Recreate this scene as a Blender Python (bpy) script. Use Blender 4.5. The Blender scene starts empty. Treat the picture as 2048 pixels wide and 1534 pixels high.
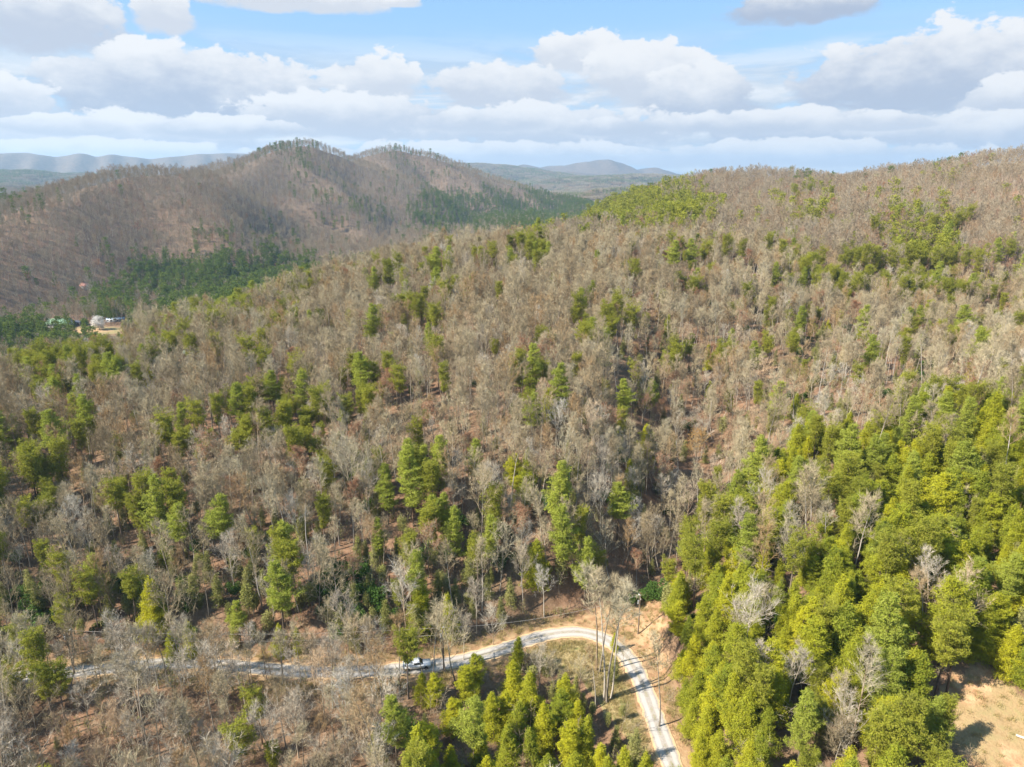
import bpy, math, random
import numpy as np
from mathutils import Vector
rad = math.radians

# ------------------------------------------------------------------ camera, sky, sun, exposure
scene = bpy.context.scene
CAMZ = 95.0
F = 1384.0                    # focal length in pixels of the 2048 px wide photograph
PITCH = rad(16.8)
cam_d = bpy.data.cameras.new('camera')
cam = bpy.data.objects.new('camera', cam_d)
scene.collection.objects.link(cam)
cam.location = (0, 0, CAMZ)
cam.rotation_euler = (rad(90) - PITCH, 0, 0)
cam_d.sensor_width = 36.0
cam_d.lens = 36.0 * F / 2048
cam_d.clip_start = 0.5
cam_d.clip_end = 60000
scene.camera = cam

SUN_EL, SUN_AZ = rad(41), rad(-112)      # azimuth from +Y towards +X of the direction TO the sun
sdir = Vector((math.sin(SUN_AZ) * math.cos(SUN_EL), math.cos(SUN_AZ) * math.cos(SUN_EL), math.sin(SUN_EL)))
sun_d = bpy.data.lights.new('sun', 'SUN')
sun_d.energy = 5.0
sun_d.angle = rad(0.5)
sun_d.color = (1.0, 0.93, 0.82)
sun = bpy.data.objects.new('sun', sun_d)
scene.collection.objects.link(sun)
sun.rotation_euler = sdir.to_track_quat('Z', 'Y').to_euler()
sun.location = (-200, -80, 300)

scene.view_settings.view_transform = 'Standard'
scene.view_settings.look = 'None'
scene.view_settings.gamma = 1
scene.view_settings.exposure = 1.28
scene.render.engine = 'CYCLES'
cy = scene.cycles
cy.max_bounces = 4
cy.diffuse_bounces = 2
cy.glossy_bounces = 1
cy.transmission_bounces = 2
cy.transparent_max_bounces = 8
cy.volume_bounces = 0
cy.use_denoising = True
cy.denoiser = 'OPENIMAGEDENOISE'
cy.denoising_input_passes = 'RGB_ALBEDO_NORMAL'
cy.use_adaptive_sampling = False
cy.sample_clamp_indirect = 4.0
cy.blur_glossy = 1.0

CP, SP = math.cos(PITCH), math.sin(PITCH)
def ray(px, py):
    x = px - 1024.0; v = 767.0 - py
    return np.array([x, F * CP + v * SP, -F * SP + v * CP])
def project(x, y, z):
    """world -> photo pixel (2048 wide)"""
    dz = z - CAMZ
    d = y * CP - dz * SP
    v = y * SP + dz * CP
    d = np.where(d < 1, 1, d)
    return 1024 + F * x / d, 767 - F * v / d
def azel(px, py):
    r = ray(px, py)
    return math.atan2(r[0], r[1]), math.atan2(r[2], math.hypot(r[0], r[1]))

# ---- world: Nishita sky with procedural cumulus
world = bpy.data.worlds.new('World')
scene.world = world
world.use_nodes = True
world.cycles.sampling_method = 'MANUAL'
world.cycles.sample_map_resolution = 256
nt = world.node_tree
for n in list(nt.nodes): nt.nodes.remove(n)
class NB:
    """small helper to write node graphs"""
    def __init__(s, t): s.t = t
    def new(s, k, **kw):
        n = s.t.nodes.new(k)
        for a, b in kw.items(): setattr(n, a, b)
        return n
    def put(s, sock, v):
        if isinstance(v, bpy.types.NodeSocket): s.t.links.new(v, sock)
        elif v is not None: sock.default_value = v
    def m(s, op, a, b=None, c=None, clamp=False):
        n = s.new('ShaderNodeMath', operation=op, use_clamp=clamp)
        s.put(n.inputs[0], a); s.put(n.inputs[1], b)
        if c is not None: s.put(n.inputs[2], c)
        return n.outputs[0]
    def vm(s, op, a, b=None, out=0):
        n = s.new('ShaderNodeVectorMath', operation=op)
        s.put(n.inputs[0], a)
        if b is not None: s.put(n.inputs[1], b)
        return n.outputs[out]
    def mix(s, f, a, b):
        n = s.new('ShaderNodeMix', data_type='RGBA')
        s.put(n.inputs[0], f); s.put(n.inputs[6], a); s.put(n.inputs[7], b)
        return n.outputs[2]
    def sm(s, x, lo, hi, a=0.0, b=1.0):
        n = s.new('ShaderNodeMapRange', interpolation_type='SMOOTHSTEP')
        s.put(n.inputs[0], x); s.put(n.inputs[1], lo); s.put(n.inputs[2], hi); s.put(n.inputs[3], a); s.put(n.inputs[4], b)
        return n.outputs[0]
    def lin(s, x, lo, hi, a=0.0, b=1.0):
        n = s.new('ShaderNodeMapRange')
        s.put(n.inputs[0], x); s.put(n.inputs[1], lo); s.put(n.inputs[2], hi); s.put(n.inputs[3], a); s.put(n.inputs[4], b)
        return n.outputs[0]
    def noise(s, vec, scale, detail=4, rough=0.55, dist=0.0, col=False):
        n = s.new('ShaderNodeTexNoise')
        s.put(n.inputs['Vector'], vec); n.inputs['Scale'].default_value = scale
        n.inputs['Detail'].default_value = detail; n.inputs['Roughness'].default_value = rough
        n.inputs['Distortion'].default_value = dist
        return n.outputs[1 if col else 0]
N = NB(nt)
sky = N.new('ShaderNodeTexSky', sky_type='NISHITA', sun_disc=False)
sky.sun_elevation = SUN_EL
sky.sun_rotation = SUN_AZ % (2 * math.pi)
sky.air_density = 1.0; sky.dust_density = 0.6; sky.ozone_density = 1.0; sky.altitude = 300
tc = N.new('ShaderNodeTexCoord')
sep = N.new('ShaderNodeSeparateXYZ'); nt.links.new(tc.outputs['Generated'], sep.inputs[0])
X, Y, Z = sep.outputs
azn = N.m('ARCTAN2', X, Y)
eln = N.m('ARCSINE', Z)
comb = N.new('ShaderNodeCombineXYZ'); N.put(comb.inputs[0], azn); N.put(comb.inputs[1], eln)
uv = comb.outputs[0]
# clouds further off (lower in the sky) are smaller
stre = N.vm('MULTIPLY', uv, (1.0, 1.7, 1.0))
n1 = N.noise(stre, 9.0, 5, 0.55, 0.0)
n2 = N.noise(N.vm('ADD', stre, (3.1, 7.7, 0)), 30.0, 5, 0.6, 0.0)
bil = N.m('SUBTRACT', 0.22, N.m('ABSOLUTE', N.m('SUBTRACT', N.noise(N.vm('ADD', stre, (5.3, 2.2, 0)), 17.0, 3, 0.5, 0.0), 0.5)))
nz = N.m('ADD', N.m('MULTIPLY', N.m('SUBTRACT', n1, 0.5), 1.6), N.m('ADD', N.m('MULTIPLY', N.m('SUBTRACT', n2, 0.5), 1.0), N.m('MULTIPLY', bil, 1.0)))
SKYS = 0.125                                    # background strength
EXPF = 2.0 ** -scene.view_settings.exposure
def L(c, k=1.0):                                 # colour as displayed -> radiance before the strength
    return (c[0] * k * EXPF / SKYS, c[1] * k * EXPF / SKYS, c[2] * k * EXPF / SKYS, 1)
WHITE = L((0.92, 0.935, 0.96))
GREY = L((0.44, 0.525, 0.68))
low = N.sm(eln, 0.0, 0.30, 1.0, 0.0)
skyc = N.mix(0.8, sky.outputs[0], L((0.24, 0.52, 0.90)))
skyc = N.mix(N.m('MULTIPLY', low, 0.55), skyc, L((0.60, 0.76, 0.93)))
# thin, far cloud streets near the horizon, all the way round
st2 = N.vm('MULTIPLY', uv, (3.2, 22.0, 1.0))
n3 = N.noise(N.vm('ADD', st2, (9.0, 1.0, 4.0)), 1.6, 5, 0.6, 0.4)
veil = N.m('MULTIPLY', N.sm(n3, 0.34, 0.56), N.sm(eln, 0.10, 0.19, 1.0, 0.0))
veil = N.m('MULTIPLY', veil, 0.9)
n3s = N.noise(N.vm('ADD', st2, (9.0, 1.30, 4.0)), 1.6, 4, 0.6, 0.4)
vt = N.lin(N.m('SUBTRACT', n3, n3s), -0.10, 0.12, 0.0, 1.0)
col = N.mix(veil, skyc, N.mix(vt, L((0.60, 0.68, 0.79)), L((0.90, 0.925, 0.955))))
# (px, base py, half width px, height px, grey share): higher and nearer clouds first
PUFFS = [
 (70, 70, 210, 150, .6), (330, 48, 70, 90, .25), (580, 10, 210, 60, .2), (800, 8, 50, 26, .1), (1600, 30, 190, 70, .95),
 (390, 225, 300, 150, .85), (1160, 128, 130, 72, .15), (750, 190, 110, 95, .25), (-20, 235, 170, 100, .5),
 (1000, 200, 170, 90, .4), (1300, 190, 170, 120, .3), (1400, 226, 150, 108, .7),
 (1860, 200, 370, 160, .8), (2030, 222, 170, 80, .4), (730, 258, 260, 80, .5),
 (1120, 285, 330, 86, .5), (1600, 280, 330, 70, .6), (1900, 282, 300, 66, .5), (300, 292, 330, 72, .5), (20, 290, 200, 56, .4),
 (480, 268, 190, 38, .5), (960, 252, 150, 42, .4), (1480, 258, 160, 40, .5), (120, 262, 150, 38, .4), (1760, 252, 130, 34, .3), (1240, 262, 120, 34, .5),
 (200, 318, 400, 42, .25), (1010, 320, 400, 42, .3), (1560, 324, 420, 50, .3),
]
for i, (px, py, w, h, g) in enumerate(PUFFS):
    a0, e0 = azel(px, py)
    _, e1 = azel(px, py - h)
    a1, _ = azel(px + w, py)
    wa, he = a1 - a0, e1 - e0
    q = N.vm('MULTIPLY', N.vm('SUBTRACT', uv, (a0, e0, 0)), (1 / wa, 1 / he, 0))
    sq = N.new('ShaderNodeSeparateXYZ'); nt.links.new(q, sq.inputs[0])
    qy = sq.outputs[1]
    # a flat base: the dome falls off quickly below the base height
    qb = N.m('MAXIMUM', qy, N.m('MULTIPLY', qy, -3.0))
    d = N.m('SUBTRACT', 1.0, N.m('ADD', N.m('POWER', N.m('ABSOLUTE', sq.outputs[0]), 2.0), N.m('MULTIPLY', qb, qb)))
    dn = N.m('MULTIPLY_ADD', nz, 1.25, d)
    al = N.sm(dn, 0.22, N.lin(qy, -0.1, 0.45, 0.95, 0.40))
    t = N.m('MULTIPLY_ADD', nz, 0.75, qy)
    sh = N.sm(t, 0.10, 0.86 + 0.30 * g)
    cc = N.mix(N.m('MULTIPLY', N.m('SUBTRACT', 1.0, sh), 0.35 + 0.65 * g), WHITE, GREY)
    col = N.mix(al, col, cc)
bg = N.new('ShaderNodeBackground'); bg.inputs[1].default_value = SKYS
nt.links.new(col, bg.inputs[0])
wo = N.new('ShaderNodeOutputWorld'); nt.links.new(bg.outputs[0], wo.inputs[0])

# ------------------------------------------------------------------ helpers
C = scene.collection
def tag(o, label=None, cat=None, group=None, kind=None):
    if label: o['label'] = label
    if cat: o['category'] = cat
    if group: o['group'] = group
    if kind: o['kind'] = kind
    return o
def mesh_np(name, V, faces, mats=(), mi=None, smooth=False):
    """V (n,3) array; faces: array (m,3|4) or list of arrays; one mesh"""
    me = bpy.data.meshes.new(name)
    fl = faces if isinstance(faces, list) else [faces]
    fl = [np.asarray(f, dtype=np.int64) for f in fl if len(f)]
    V = np.asarray(V, dtype=np.float32)
    me.vertices.add(len(V)); me.vertices.foreach_set('co', V.ravel())
    loops = np.concatenate([f.ravel() for f in fl])
    tot = np.concatenate([np.full(len(f), f.shape[1]) for f in fl])
    st = np.concatenate([[0], np.cumsum(tot)[:-1]])
    me.loops.add(len(loops)); me.loops.foreach_set('vertex_index', loops.astype(np.int32))
    me.polygons.add(len(tot)); me.polygons.foreach_set('loop_start', st.astype(np.int32))
    me.polygons.foreach_set('loop_total', tot.astype(np.int32))
    if mi is not None: me.polygons.foreach_set('material_index', np.asarray(mi, dtype=np.int32))
    if smooth: me.polygons.foreach_set('use_smooth', np.ones(len(tot), dtype=bool))
    for m in mats: me.materials.append(m)
    me.update(calc_edges=True)
    return me
def obj(name, me, parent=None, loc=None):
    o = bpy.data.objects.new(name, me)
    C.objects.link(o)
    if parent is not None: o.parent = parent
    if loc is not None: o.location = loc
    return o
def empty(name, loc, rz=0.0):
    o = bpy.data.objects.new(name, None)
    o.empty_display_size = 0.5
    C.objects.link(o); o.location = loc; o.rotation_euler = (0, 0, rz)
    return o
class Geo:
    """collects boxes, tubes, slivers and polygons into one mesh"""
    def __init__(s): s.v = []; s.t = []; s.q = []; s.n = 0
    def add(s, v, t=(), q=()):
        b = s.n; s.v.append(np.asarray(v, float)); s.n += len(v)
        if len(t): s.t.append(np.asarray(t) + b)
        if len(q): s.q.append(np.asarray(q) + b)
    def box(s, c, d, rz=0.0):
        x, y, z = d[0] / 2, d[1] / 2, d[2] / 2
        v = np.array([[-x,-y,-z],[x,-y,-z],[x,y,-z],[-x,y,-z],[-x,-y,z],[x,-y,z],[x,y,z],[-x,y,z]])
        if rz:
            c_, s_ = math.cos(rz), math.sin(rz)
            v = v @ np.array([[c_, s_, 0], [-s_, c_, 0], [0, 0, 1]])
        s.add(v + np.array(c), q=[[0,3,2,1],[4,5,6,7],[0,1,5,4],[1,2,6,5],[2,3,7,6],[3,0,4,7]])
    def tube(s, pts, rads, k=5):
        pts = np.asarray(pts, float); n = len(pts)
        ring = []
        for i in range(n):
            d = pts[min(i + 1, n - 1)] - pts[max(i - 1, 0)]
            d /= (np.linalg.norm(d) + 1e-9)
            a = np.cross(d, (0.31, 0.95, 0.05) if abs(d[2]) > 0.8 else (0, 0, 1)); a /= np.linalg.norm(a) + 1e-9
            b = np.cross(d, a)
            th = np.arange(k) * 2 * math.pi / k
            ring.append(pts[i] + rads[i] * (np.cos(th)[:, None] * a + np.sin(th)[:, None] * b))
        q = [[i * k + j, i * k + (j + 1) % k, (i + 1) * k + (j + 1) % k, (i + 1) * k + j] for i in range(n - 1) for j in range(k)]
        s.add(np.concatenate(ring), q=q)
    def poly(s, v, t=(), q=()): s.add(v, t, q)
    def arrays(s):
        return (np.concatenate(s.v) if s.v else np.zeros((0, 3)), np.concatenate(s.t) if s.t else np.zeros((0, 3), int), np.concatenate(s.q) if s.q else np.zeros((0, 4), int))
    def mesh(s, name, mat, smooth=False):
        v, t, q = s.arrays()
        return mesh_np(name, v, [t, q], [mat], smooth=smooth)

# ------------------------------------------------------------------ numpy value noise
def _h(ix, iy, seed):
    n = (ix * 374761393 + iy * 668265263 + seed * 974634777) & 0xFFFFFFFF
    n = ((n ^ (n >> 13)) * 1274126177) & 0xFFFFFFFF
    n = n ^ (n >> 16)
    return (n & 0xFFFFFF) / float(0xFFFFFF)
def vnoise(x, y, seed=0):
    x = np.asarray(x, float); y = np.asarray(y, float)
    ix = np.floor(x).astype(np.int64); iy = np.floor(y).astype(np.int64)
    fx = x - ix; fy = y - iy
    fx = fx * fx * fx * (fx * (fx * 6 - 15) + 10); fy = fy * fy * fy * (fy * (fy * 6 - 15) + 10)
    a = _h(ix, iy, seed); b = _h(ix + 1, iy, seed); c = _h(ix, iy + 1, seed); d = _h(ix + 1, iy + 1, seed)
    return (a + (b - a) * fx) * (1 - fy) + (c + (d - c) * fx) * fy
def fbm(x, y, o=4, seed=0):
    s = 0; a = 0.5; t = 0
    for i in range(o):
        s = s + a * vnoise(x, y, seed + i * 17); t += a
        x = x * 2.03 + 3.7; y = y * 2.03 - 1.9; a *= 0.5
    return s / t

# ------------------------------------------------------------------ the lie of the land
def atZ(px, py, z):                       # where a sight line meets a level
    r = ray(px, py); t = (z - CAMZ) / r[2]
    return r[0] * t, r[1] * t
def atD(px, py, D):
    r = ray(px, py); t = D / math.hypot(r[0], r[1])
    return r[0] * t, r[1] * t, CAMZ + r[2] * t
ctl = []
for px, py, z in [(-300,1534,-2),(0,1534,-4),(500,1534,-5),(1000,1534,-3),(1700,1534,4),(2048,1534,8),(2350,1500,11),
 (-300,1420,-1),(0,1420,-3),(500,1430,-4),(1000,1420,-2.5),(1180,1400,-1.2),(1450,1450,5),(1700,1400,9),(2048,1400,12),
 (1345,1290,4.5),(1400,1230,9),(1420,1380,6.5),
 (-300,1200,7),(0,1200,6),(400,1200,5.5),(800,1190,5),(1000,1180,5),(1200,1180,1.5),(1290,1150,1),(1450,1150,11),(1700,1200,17),(2048,1200,20),(2400,1150,24),
 (0,1050,12),(400,1050,12),(800,1050,13),(1100,1050,15),(1230,1050,10),(1260,940,13),(1330,1050,1.5),(1600,1050,17),(1850,1020,22),(2048,1000,25),(2400,1000,30),
 (-300,900,12),(0,900,14),(400,900,19),(800,900,20),(1100,900,23),(1390,900,7),(1600,930,18),(1850,930,24),(2048,930,27),
 (0,810,12),(400,780,22),(800,750,28),(1100,740,30),(1440,770,17),(1700,740,22),(1900,740,22),(2048,740,23),(2400,760,24),
 (700,640,30),(1000,620,38),(1300,610,38),(1600,610,34),(1900,620,30),(2048,620,30),
 (1300,520,48),(1500,530,47),(1700,540,43),(1900,560,38),(2048,560,37),(2400,560,40)]:
    x, y = atZ(px, py, z); ctl.append((math.atan2(x, y), math.log(math.hypot(x, y)), z))
for px, py, D in [(-300,860,270),(30,815,285),(160,772,300),(300,722,330),(500,668,360),(700,594,385),(850,548,400),(1040,528,400),(1180,525,405)]:
    x, y, z = atD(px, py, D); ctl.append((math.atan2(x, y), math.log(D), z))
for hx, D, z in [(-300,450,-20),(-300,700,-30),(-300,1000,-20),(0,420,-16),(0,600,-31),(0,850,-28),(300,470,-8),(300,620,-30),(300,900,-34),(550,560,-5),(600,750,-28),(600,1000,-34),
 (900,550,22),(900,750,-8),(900,1200,-28),(1150,560,42),(1150,800,20),(1150,1150,-8),(1200,1600,-22),
 (1000,700,-2),(1000,950,-24),(1120,950,-12),(1250,660,38),(1250,950,8),(1350,550,50),(1350,750,50),(1350,1000,25),(1400,1500,0),(1500,500,50),(1500,650,56),(1500,850,60),(1500,1100,50),(1500,1600,10),
 (1750,480,47),(1800,600,58),(1800,850,70),(1800,1600,60),(2048,480,52),(2048,700,75),(2048,1600,60),(2400,480,55),(2400,700,80),(2400,1600,60),
 (-300,1500,-15),(0,1500,-15),(0,2500,-20),(600,1500,-20),(600,2600,-20),(1200,2600,-28),(1700,2600,-10),(2400,2600,0),
 (-300,4000,-20),(0,4500,-10),(600,4500,0),(1200,4500,-20),(1700,4500,0),(2400,4500,0),
 (0,60,-5),(1024,60,-4),(2048,60,4),(1024,25,-4),(-300,30,-4),(2400,30,4)]:
    ctl.append((math.atan((hx - 1024) / 1445.0), math.log(D), z))
ROADPX = [(-500,1400),(-250,1378),(-60,1362),(100,1348),(240,1335),(330,1326),(430,1328),(540,1339),(640,1345),(750,1342),(850,1334),(940,1317),(1010,1297),(1060,1279),(1110,1267),(1160,1264),(1205,1276),(1240,1299),(1265,1330),(1284,1367),(1300,1410),(1318,1460),(1345,1534),(1378,1620),(1430,1760)]
RZ = 0.0
road0 = np.array([atZ(px, py, RZ) for px, py in ROADPX])
for x, y in road0[::2]: ctl.append((math.atan2(x, y), math.log(math.hypot(x, y)), RZ))
ctl = np.array(ctl)
KA = 2.6
P0 = np.stack([ctl[:, 0] * KA, ctl[:, 1]], 1)
def tps(r2): return 0.5 * r2 * np.log(r2 + 1e-12)
d2 = ((P0[:, None] - P0[None]) ** 2).sum(-1)
n = len(P0)
A = np.zeros((n + 3, n + 3)); A[:n, :n] = tps(d2) + np.eye(n) * 0.004
A[:n, n] = 1; A[:n, n + 1:] = P0; A[n, :n] = 1; A[n + 1:, :n] = P0.T
W_ = np.linalg.solve(A, np.concatenate([ctl[:, 2], np.zeros(3)]))
# hill crests: (px, py of the ground on the crest, distance)
CRESTS = [
 ([(-420,520,900),(-200,490,930),(0,458,1000),(60,430,1050),(120,406,1120),(200,370,1230),(260,354,1300),(330,351,1350),(430,366,1450),(490,348,1600),(540,312,1800),(575,297,1950),(610,293,2000),(650,305,2020),(700,333,2080),(735,352,2100),(770,378,2000),(800,400,1880),(840,440,1700)], .43, 28),
 ([(640,392,2700),(700,350,2600),(740,322,2500),(790,300,2450),(840,312,2450),(870,321,2450),(900,330,2460),(930,343,2480),(980,362,2520),(1050,382,2500),(1110,396,2450),(1150,408,2350),(1180,422,2150)], .40, 32),
 ([(1340,420,760),(1390,396,850),(1425,372,960),(1460,364,1060),(1530,360,1150),(1600,367,1220),(1690,372,1280),(1760,357,1240),(1840,349,1180),(1930,344,1120),(2000,333,1050),(2080,322,1000),(2400,300,950),(2900,300,900)], .48, 35),
 ([(1180,396,3300),(1230,384,3300),(1270,384,3200),(1320,392,3200)], .2, 80),
 ([(900,330,6800),(960,330,6800),(990,334,6900),(1030,345,7000),(1070,352,7000)], .16, 200),
 ([(1040,352,7800),(1080,346,7800),(1130,343,7800),(1170,350,7800),(1230,356,7800)], .15, 200),
 ([(1000,372,5200),(1100,362,5600),(1180,357,5600),(1290,352,5800),(1370,356,5800),(1450,360,6000),(1600,360,6000)], .13, 250),
 ([(-200,345,5200),(0,345,5200),(60,356,5200),(130,352,5400),(220,352,5600),(330,356,5600)], .13, 250),
 ([(-300,360,3600),(-60,372,3600),(60,384,3500),(150,392,3400)], .15, 120),
 ([(-900,300,8000),(-300,308,8000),(0,307,8000),(50,305,8000),(110,314,8000),(160,307,8000),(190,314,8000),(225,309,8000),(300,318,8000),(400,308,8000),(470,306,8000),(560,312,8000),(700,322,8000)], .42, 90),
 ([(980,340,9200),(1010,336,9200),(1045,328,9200),(1080,333,9200),(1130,329,9200),(1180,321,9200),(1215,318,9200),(1240,330,9200),(1275,338,9200),(1310,334,9200),(1340,346,9200),(1420,352,9200),(1700,352,9200),(2300,345,9200)], .42, 80),
]
crest_w = []
for pts, k, rr in CRESTS:
    crest_w.append((np.array([atD(*p) for p in pts]), k, rr))
# road path, smoothed and resampled
def catmull(P, m):
    P = np.vstack([2 * P[0] - P[1], P, 2 * P[-1] - P[-2]])
    out = []
    for i in range(1, len(P) - 2):
        for t in np.arange(m) / m:
            a, b, c, d = P[i - 1], P[i], P[i + 1], P[i + 2]
            out.append(0.5 * ((2 * b) + (c - a) * t + (2 * a - 5 * b + 4 * c - d) * t * t + (3 * b - a - 3 * c + d) * t ** 3))
    out.append(P[-2])
    return np.array(out)
road = catmull(road0, 8)
for _ in range(8): road[1:-1] = (road[:-2] + 2 * road[1:-1] + road[2:]) / 4
SITE = atD(180, 662, 640)
def seg_dist(x, y, P):
    best = np.full(x.shape, 1e18); val = np.zeros(x.shape)
    for i in range(len(P) - 1):
        a, b = P[i], P[i + 1]
        dx, dy = b[0] - a[0], b[1] - a[1]
        t = np.clip(((x - a[0]) * dx + (y - a[1]) * dy) / (dx * dx + dy * dy + 1e-9), 0, 1)
        d = (x - a[0] - t * dx) ** 2 + (y - a[1] - t * dy) ** 2
        m = d < best
        best = np.where(m, d, best)
        if P.shape[1] > 2: val = np.where(m, a[2] + (b[2] - a[2]) * t, val)
    return np.sqrt(best), val
def seg_max(x, y, P, k, rr):
    """height of a hill whose crest is the polyline P: the highest of its stretches"""
    best = np.full(x.shape, -1e9); dm = np.full(x.shape, 1e9)
    for i in range(len(P) - 1):
        a, b = P[i], P[i + 1]
        dx, dy = b[0] - a[0], b[1] - a[1]
        t = np.clip(((x - a[0]) * dx + (y - a[1]) * dy) / (dx * dx + dy * dy + 1e-9), 0, 1)
        d = np.hypot(x - a[0] - t * dx, y - a[1] - t * dy)
        best = np.maximum(best, a[2] + (b[2] - a[2]) * t - k * (np.sqrt(d * d + rr * rr) - rr))
        dm = np.minimum(dm, d)
    return best, dm
def H(x, y):
    x = np.asarray(x, float); y = np.asarray(y, float); shp = x.shape
    x = x.ravel(); y = y.ravel()
    az = np.clip(np.arctan2(x, y), -rad(62), rad(62)); D = np.hypot(x, y)
    lD = np.log(np.clip(D, 25, 4500))
    out = np.empty(len(x))
    for s in range(0, len(x), 20000):
        e = slice(s, s + 20000)
        q0 = az[e] * KA; q1 = lD[e]
        r2 = (q0[:, None] - P0[None, :, 0]) ** 2 + (q1[:, None] - P0[None, :, 1]) ** 2
        out[e] = tps(r2) @ W_[:n] + W_[n] + q0 * W_[n + 1] + q1 * W_[n + 2]
    z = out
    # rolling, gullied ground
    amp = np.clip((D - 60) / 900, 0, 1)
    z = z + (fbm(x / 150, y / 150, 4, 3) - 0.5) * (3 + 26 * amp) + (fbm(x / 26, y / 26, 3, 9) - 0.5) * 2.6 * np.clip((D - 90) / 60, 0.25, 1)
    z = z + (fbm(x / 700, y / 700, 4, 5) - .5) * 60 * np.clip((D - 2200) / 2500, 0, 1)
    far = D > 500
    if far.any():
        xf, yf = x[far], y[far]; zf = z[far]
        best = np.full(xf.shape, -1e9)
        Df = D[far]
        for Pw, k, rr in crest_w:
            near = Df < 1e9
            hc, d = seg_max(xf, yf, Pw, k, rr)
            # spurs: ribs that run down from the crest
            wl = 0.95 if rr < 100 else 0.35
            ux = fbm(xf / (rr * 5), yf / (rr * 5), 3, 31) * 1.1
            rib = np.abs(((xf * 0.87 + yf * 0.42) / 125.0 + ux) % 2.0 - 1.0)
            sp = np.clip(d / 190.0, 0, 1)
            sag = rr * k
            hcr = hc + (19.0 if rr < 100 else 8.0) * sp * np.cos(math.pi * rib)
            best = np.maximum(best, hcr)
        kk = 6 + 20 * np.clip((Df - 2500) / 5000, 0, 1)
        m = np.clip(0.5 + 0.5 * (best - zf) / kk, 0, 1)
        zf = zf * (1 - m) + best * m + kk * m * (1 - m) * 0.5
        z[far] = zf
    sx, sy, sz = SITE
    t = np.clip((np.hypot(x - sx, y - sy) - 42) / 45, 0, 1); t = t * t * (3 - 2 * t)
    z = sz * (1 - t) + z * t
    # the road bed is cut level into the slope
    nr = (D < 330) & (y > -60)
    if nr.any():
        d, _ = seg_dist(x[nr], y[nr], road)
        t = np.clip((d - 4.2) / 6.5, 0, 1); t = t * t * (3 - 2 * t)
        z[nr] = (RZ - 0.05) * (1 - t) + z[nr] * t
    return z.reshape(shp)

# polar sheet out to the horizon
az_list = np.concatenate([np.linspace(-180, -52, 40)[:-1], np.arange(-52, 52.01, 0.2), np.linspace(52, 180, 40)[1:-1]])
d_list = np.concatenate([np.exp(np.arange(math.log(6), math.log(30), 0.08)), np.exp(np.arange(math.log(30), math.log(2700), 0.0095)), np.exp(np.arange(math.log(2700), math.log(10900), 0.016)), [11200]])
AZ, DD = np.meshgrid(np.radians(az_list), d_list)
GX, GY = DD * np.sin(AZ), DD * np.cos(AZ)
GZ = H(GX, GY)
GZ[-1] = GZ[-1] * 0 - 20
nd, na = GX.shape
V = np.stack([GX.ravel(), GY.ravel(), GZ.ravel()], 1)
V = np.vstack([V, [[0, 0, GZ[0].mean()]]])
i, j = np.meshgrid(np.arange(nd - 1), np.arange(na), indexing='ij')
jn = (j + 1) % na
Q = np.stack([i * na + j, i * na + jn, (i + 1) * na + jn, (i + 1) * na + j], -1).reshape(-1, 4)[:, ::-1]
jj = np.arange(na)
Tc = np.stack([np.full(na, nd * na), (jj + 1) % na, jj], 1)

def inpoly(px, py, poly):
    r = np.zeros(np.shape(px), bool); m = len(poly)
    for a in range(m):
        x1, y1 = poly[a]; x2, y2 = poly[(a + 1) % m]
        c = ((y1 > py) != (y2 > py)) & (px < (x2 - x1) * (py - y1) / (y2 - y1 + 1e-12) + x1)
        r ^= c
    return r
# open ground (outlines of clearings, in world metres, fixed on the terrain)
Dm = np.exp(np.arange(math.log(45), math.log(3500), 0.004))
def hit(px, py, up=0.0):
    """the spot on the land seen at this place of the photograph; with up, where something that tall has its top there"""
    r = ray(px, py); hl = math.hypot(r[0], r[1])
    x_ = r[0] / hl * Dm; y_ = r[1] / hl * Dm; zr = CAMZ + r[2] / hl * Dm
    zg = H(x_, y_)
    k_ = np.argmax(zr <= zg + up)
    return x_[k_], y_[k_], zg[k_]
def wpoly(pts): return [hit(px, py)[:2] for px, py in pts]
BANK = wpoly([(1110,1258),(1180,1225),(1225,1205),(1300,1188),(1330,1210),(1332,1300),(1330,1400),(1385,1534),(1400,1600),(1385,1640),(1352,1534),(1306,1400),(1288,1350),(1260,1310),(1235,1285)])
BEND = wpoly([(1050,1300),(1100,1278),(1180,1272),(1225,1300),(1250,1330),(1268,1380),(1290,1450),(1300,1534),(1250,1470),(1200,1400),(1150,1350),(1070,1335)])
CLEAR = wpoly([(1885,1440),(1880,1375),(1950,1335),(2020,1350),(2060,1400),(2150,1500),(2200,1640),(1990,1660),(1950,1534),(1890,1480)])
vx, vy = V[:, 0], V[:, 1]
nearm = np.hypot(vx, vy) < 330
rd = np.full(len(V), 99.0)
rd[nearm] = seg_dist(vx[nearm], vy[nearm], road)[0]
jx = vx + (fbm(vx / 3, vy / 3, 3, 41) - .5) * 4; jy = vy + (fbm(vx / 3, vy / 3, 3, 43) - .5) * 4
def soft(p): return inpoly(jx, jy, p).astype(float)
sand = np.clip(soft(BANK) * 0.75 + soft(CLEAR) * (.35 + .65 * (fbm(vx / 7, vy / 7, 3, 47) > .5)), 0, 1)
sand = np.maximum(sand, np.clip(1.0 - (rd - 2.4) / 1.6, 0, 1) * 0.8)
grass = soft(BEND) * 0.8 + soft(CLEAR) * .7 + np.clip(1 - (rd - 3) / 3.5, 0, 1) * 0.35
# the homestead field in the left valley
fx, fy = atD(180, 662, 640)[:2]
fd = np.hypot((vx - fx) / 24, (vy - fy) / 13)
grass = np.maximum(grass, (fd < 1.2) * 0.8); sand = np.maximum(sand, (fd < 0.75) * 0.8)

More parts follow.
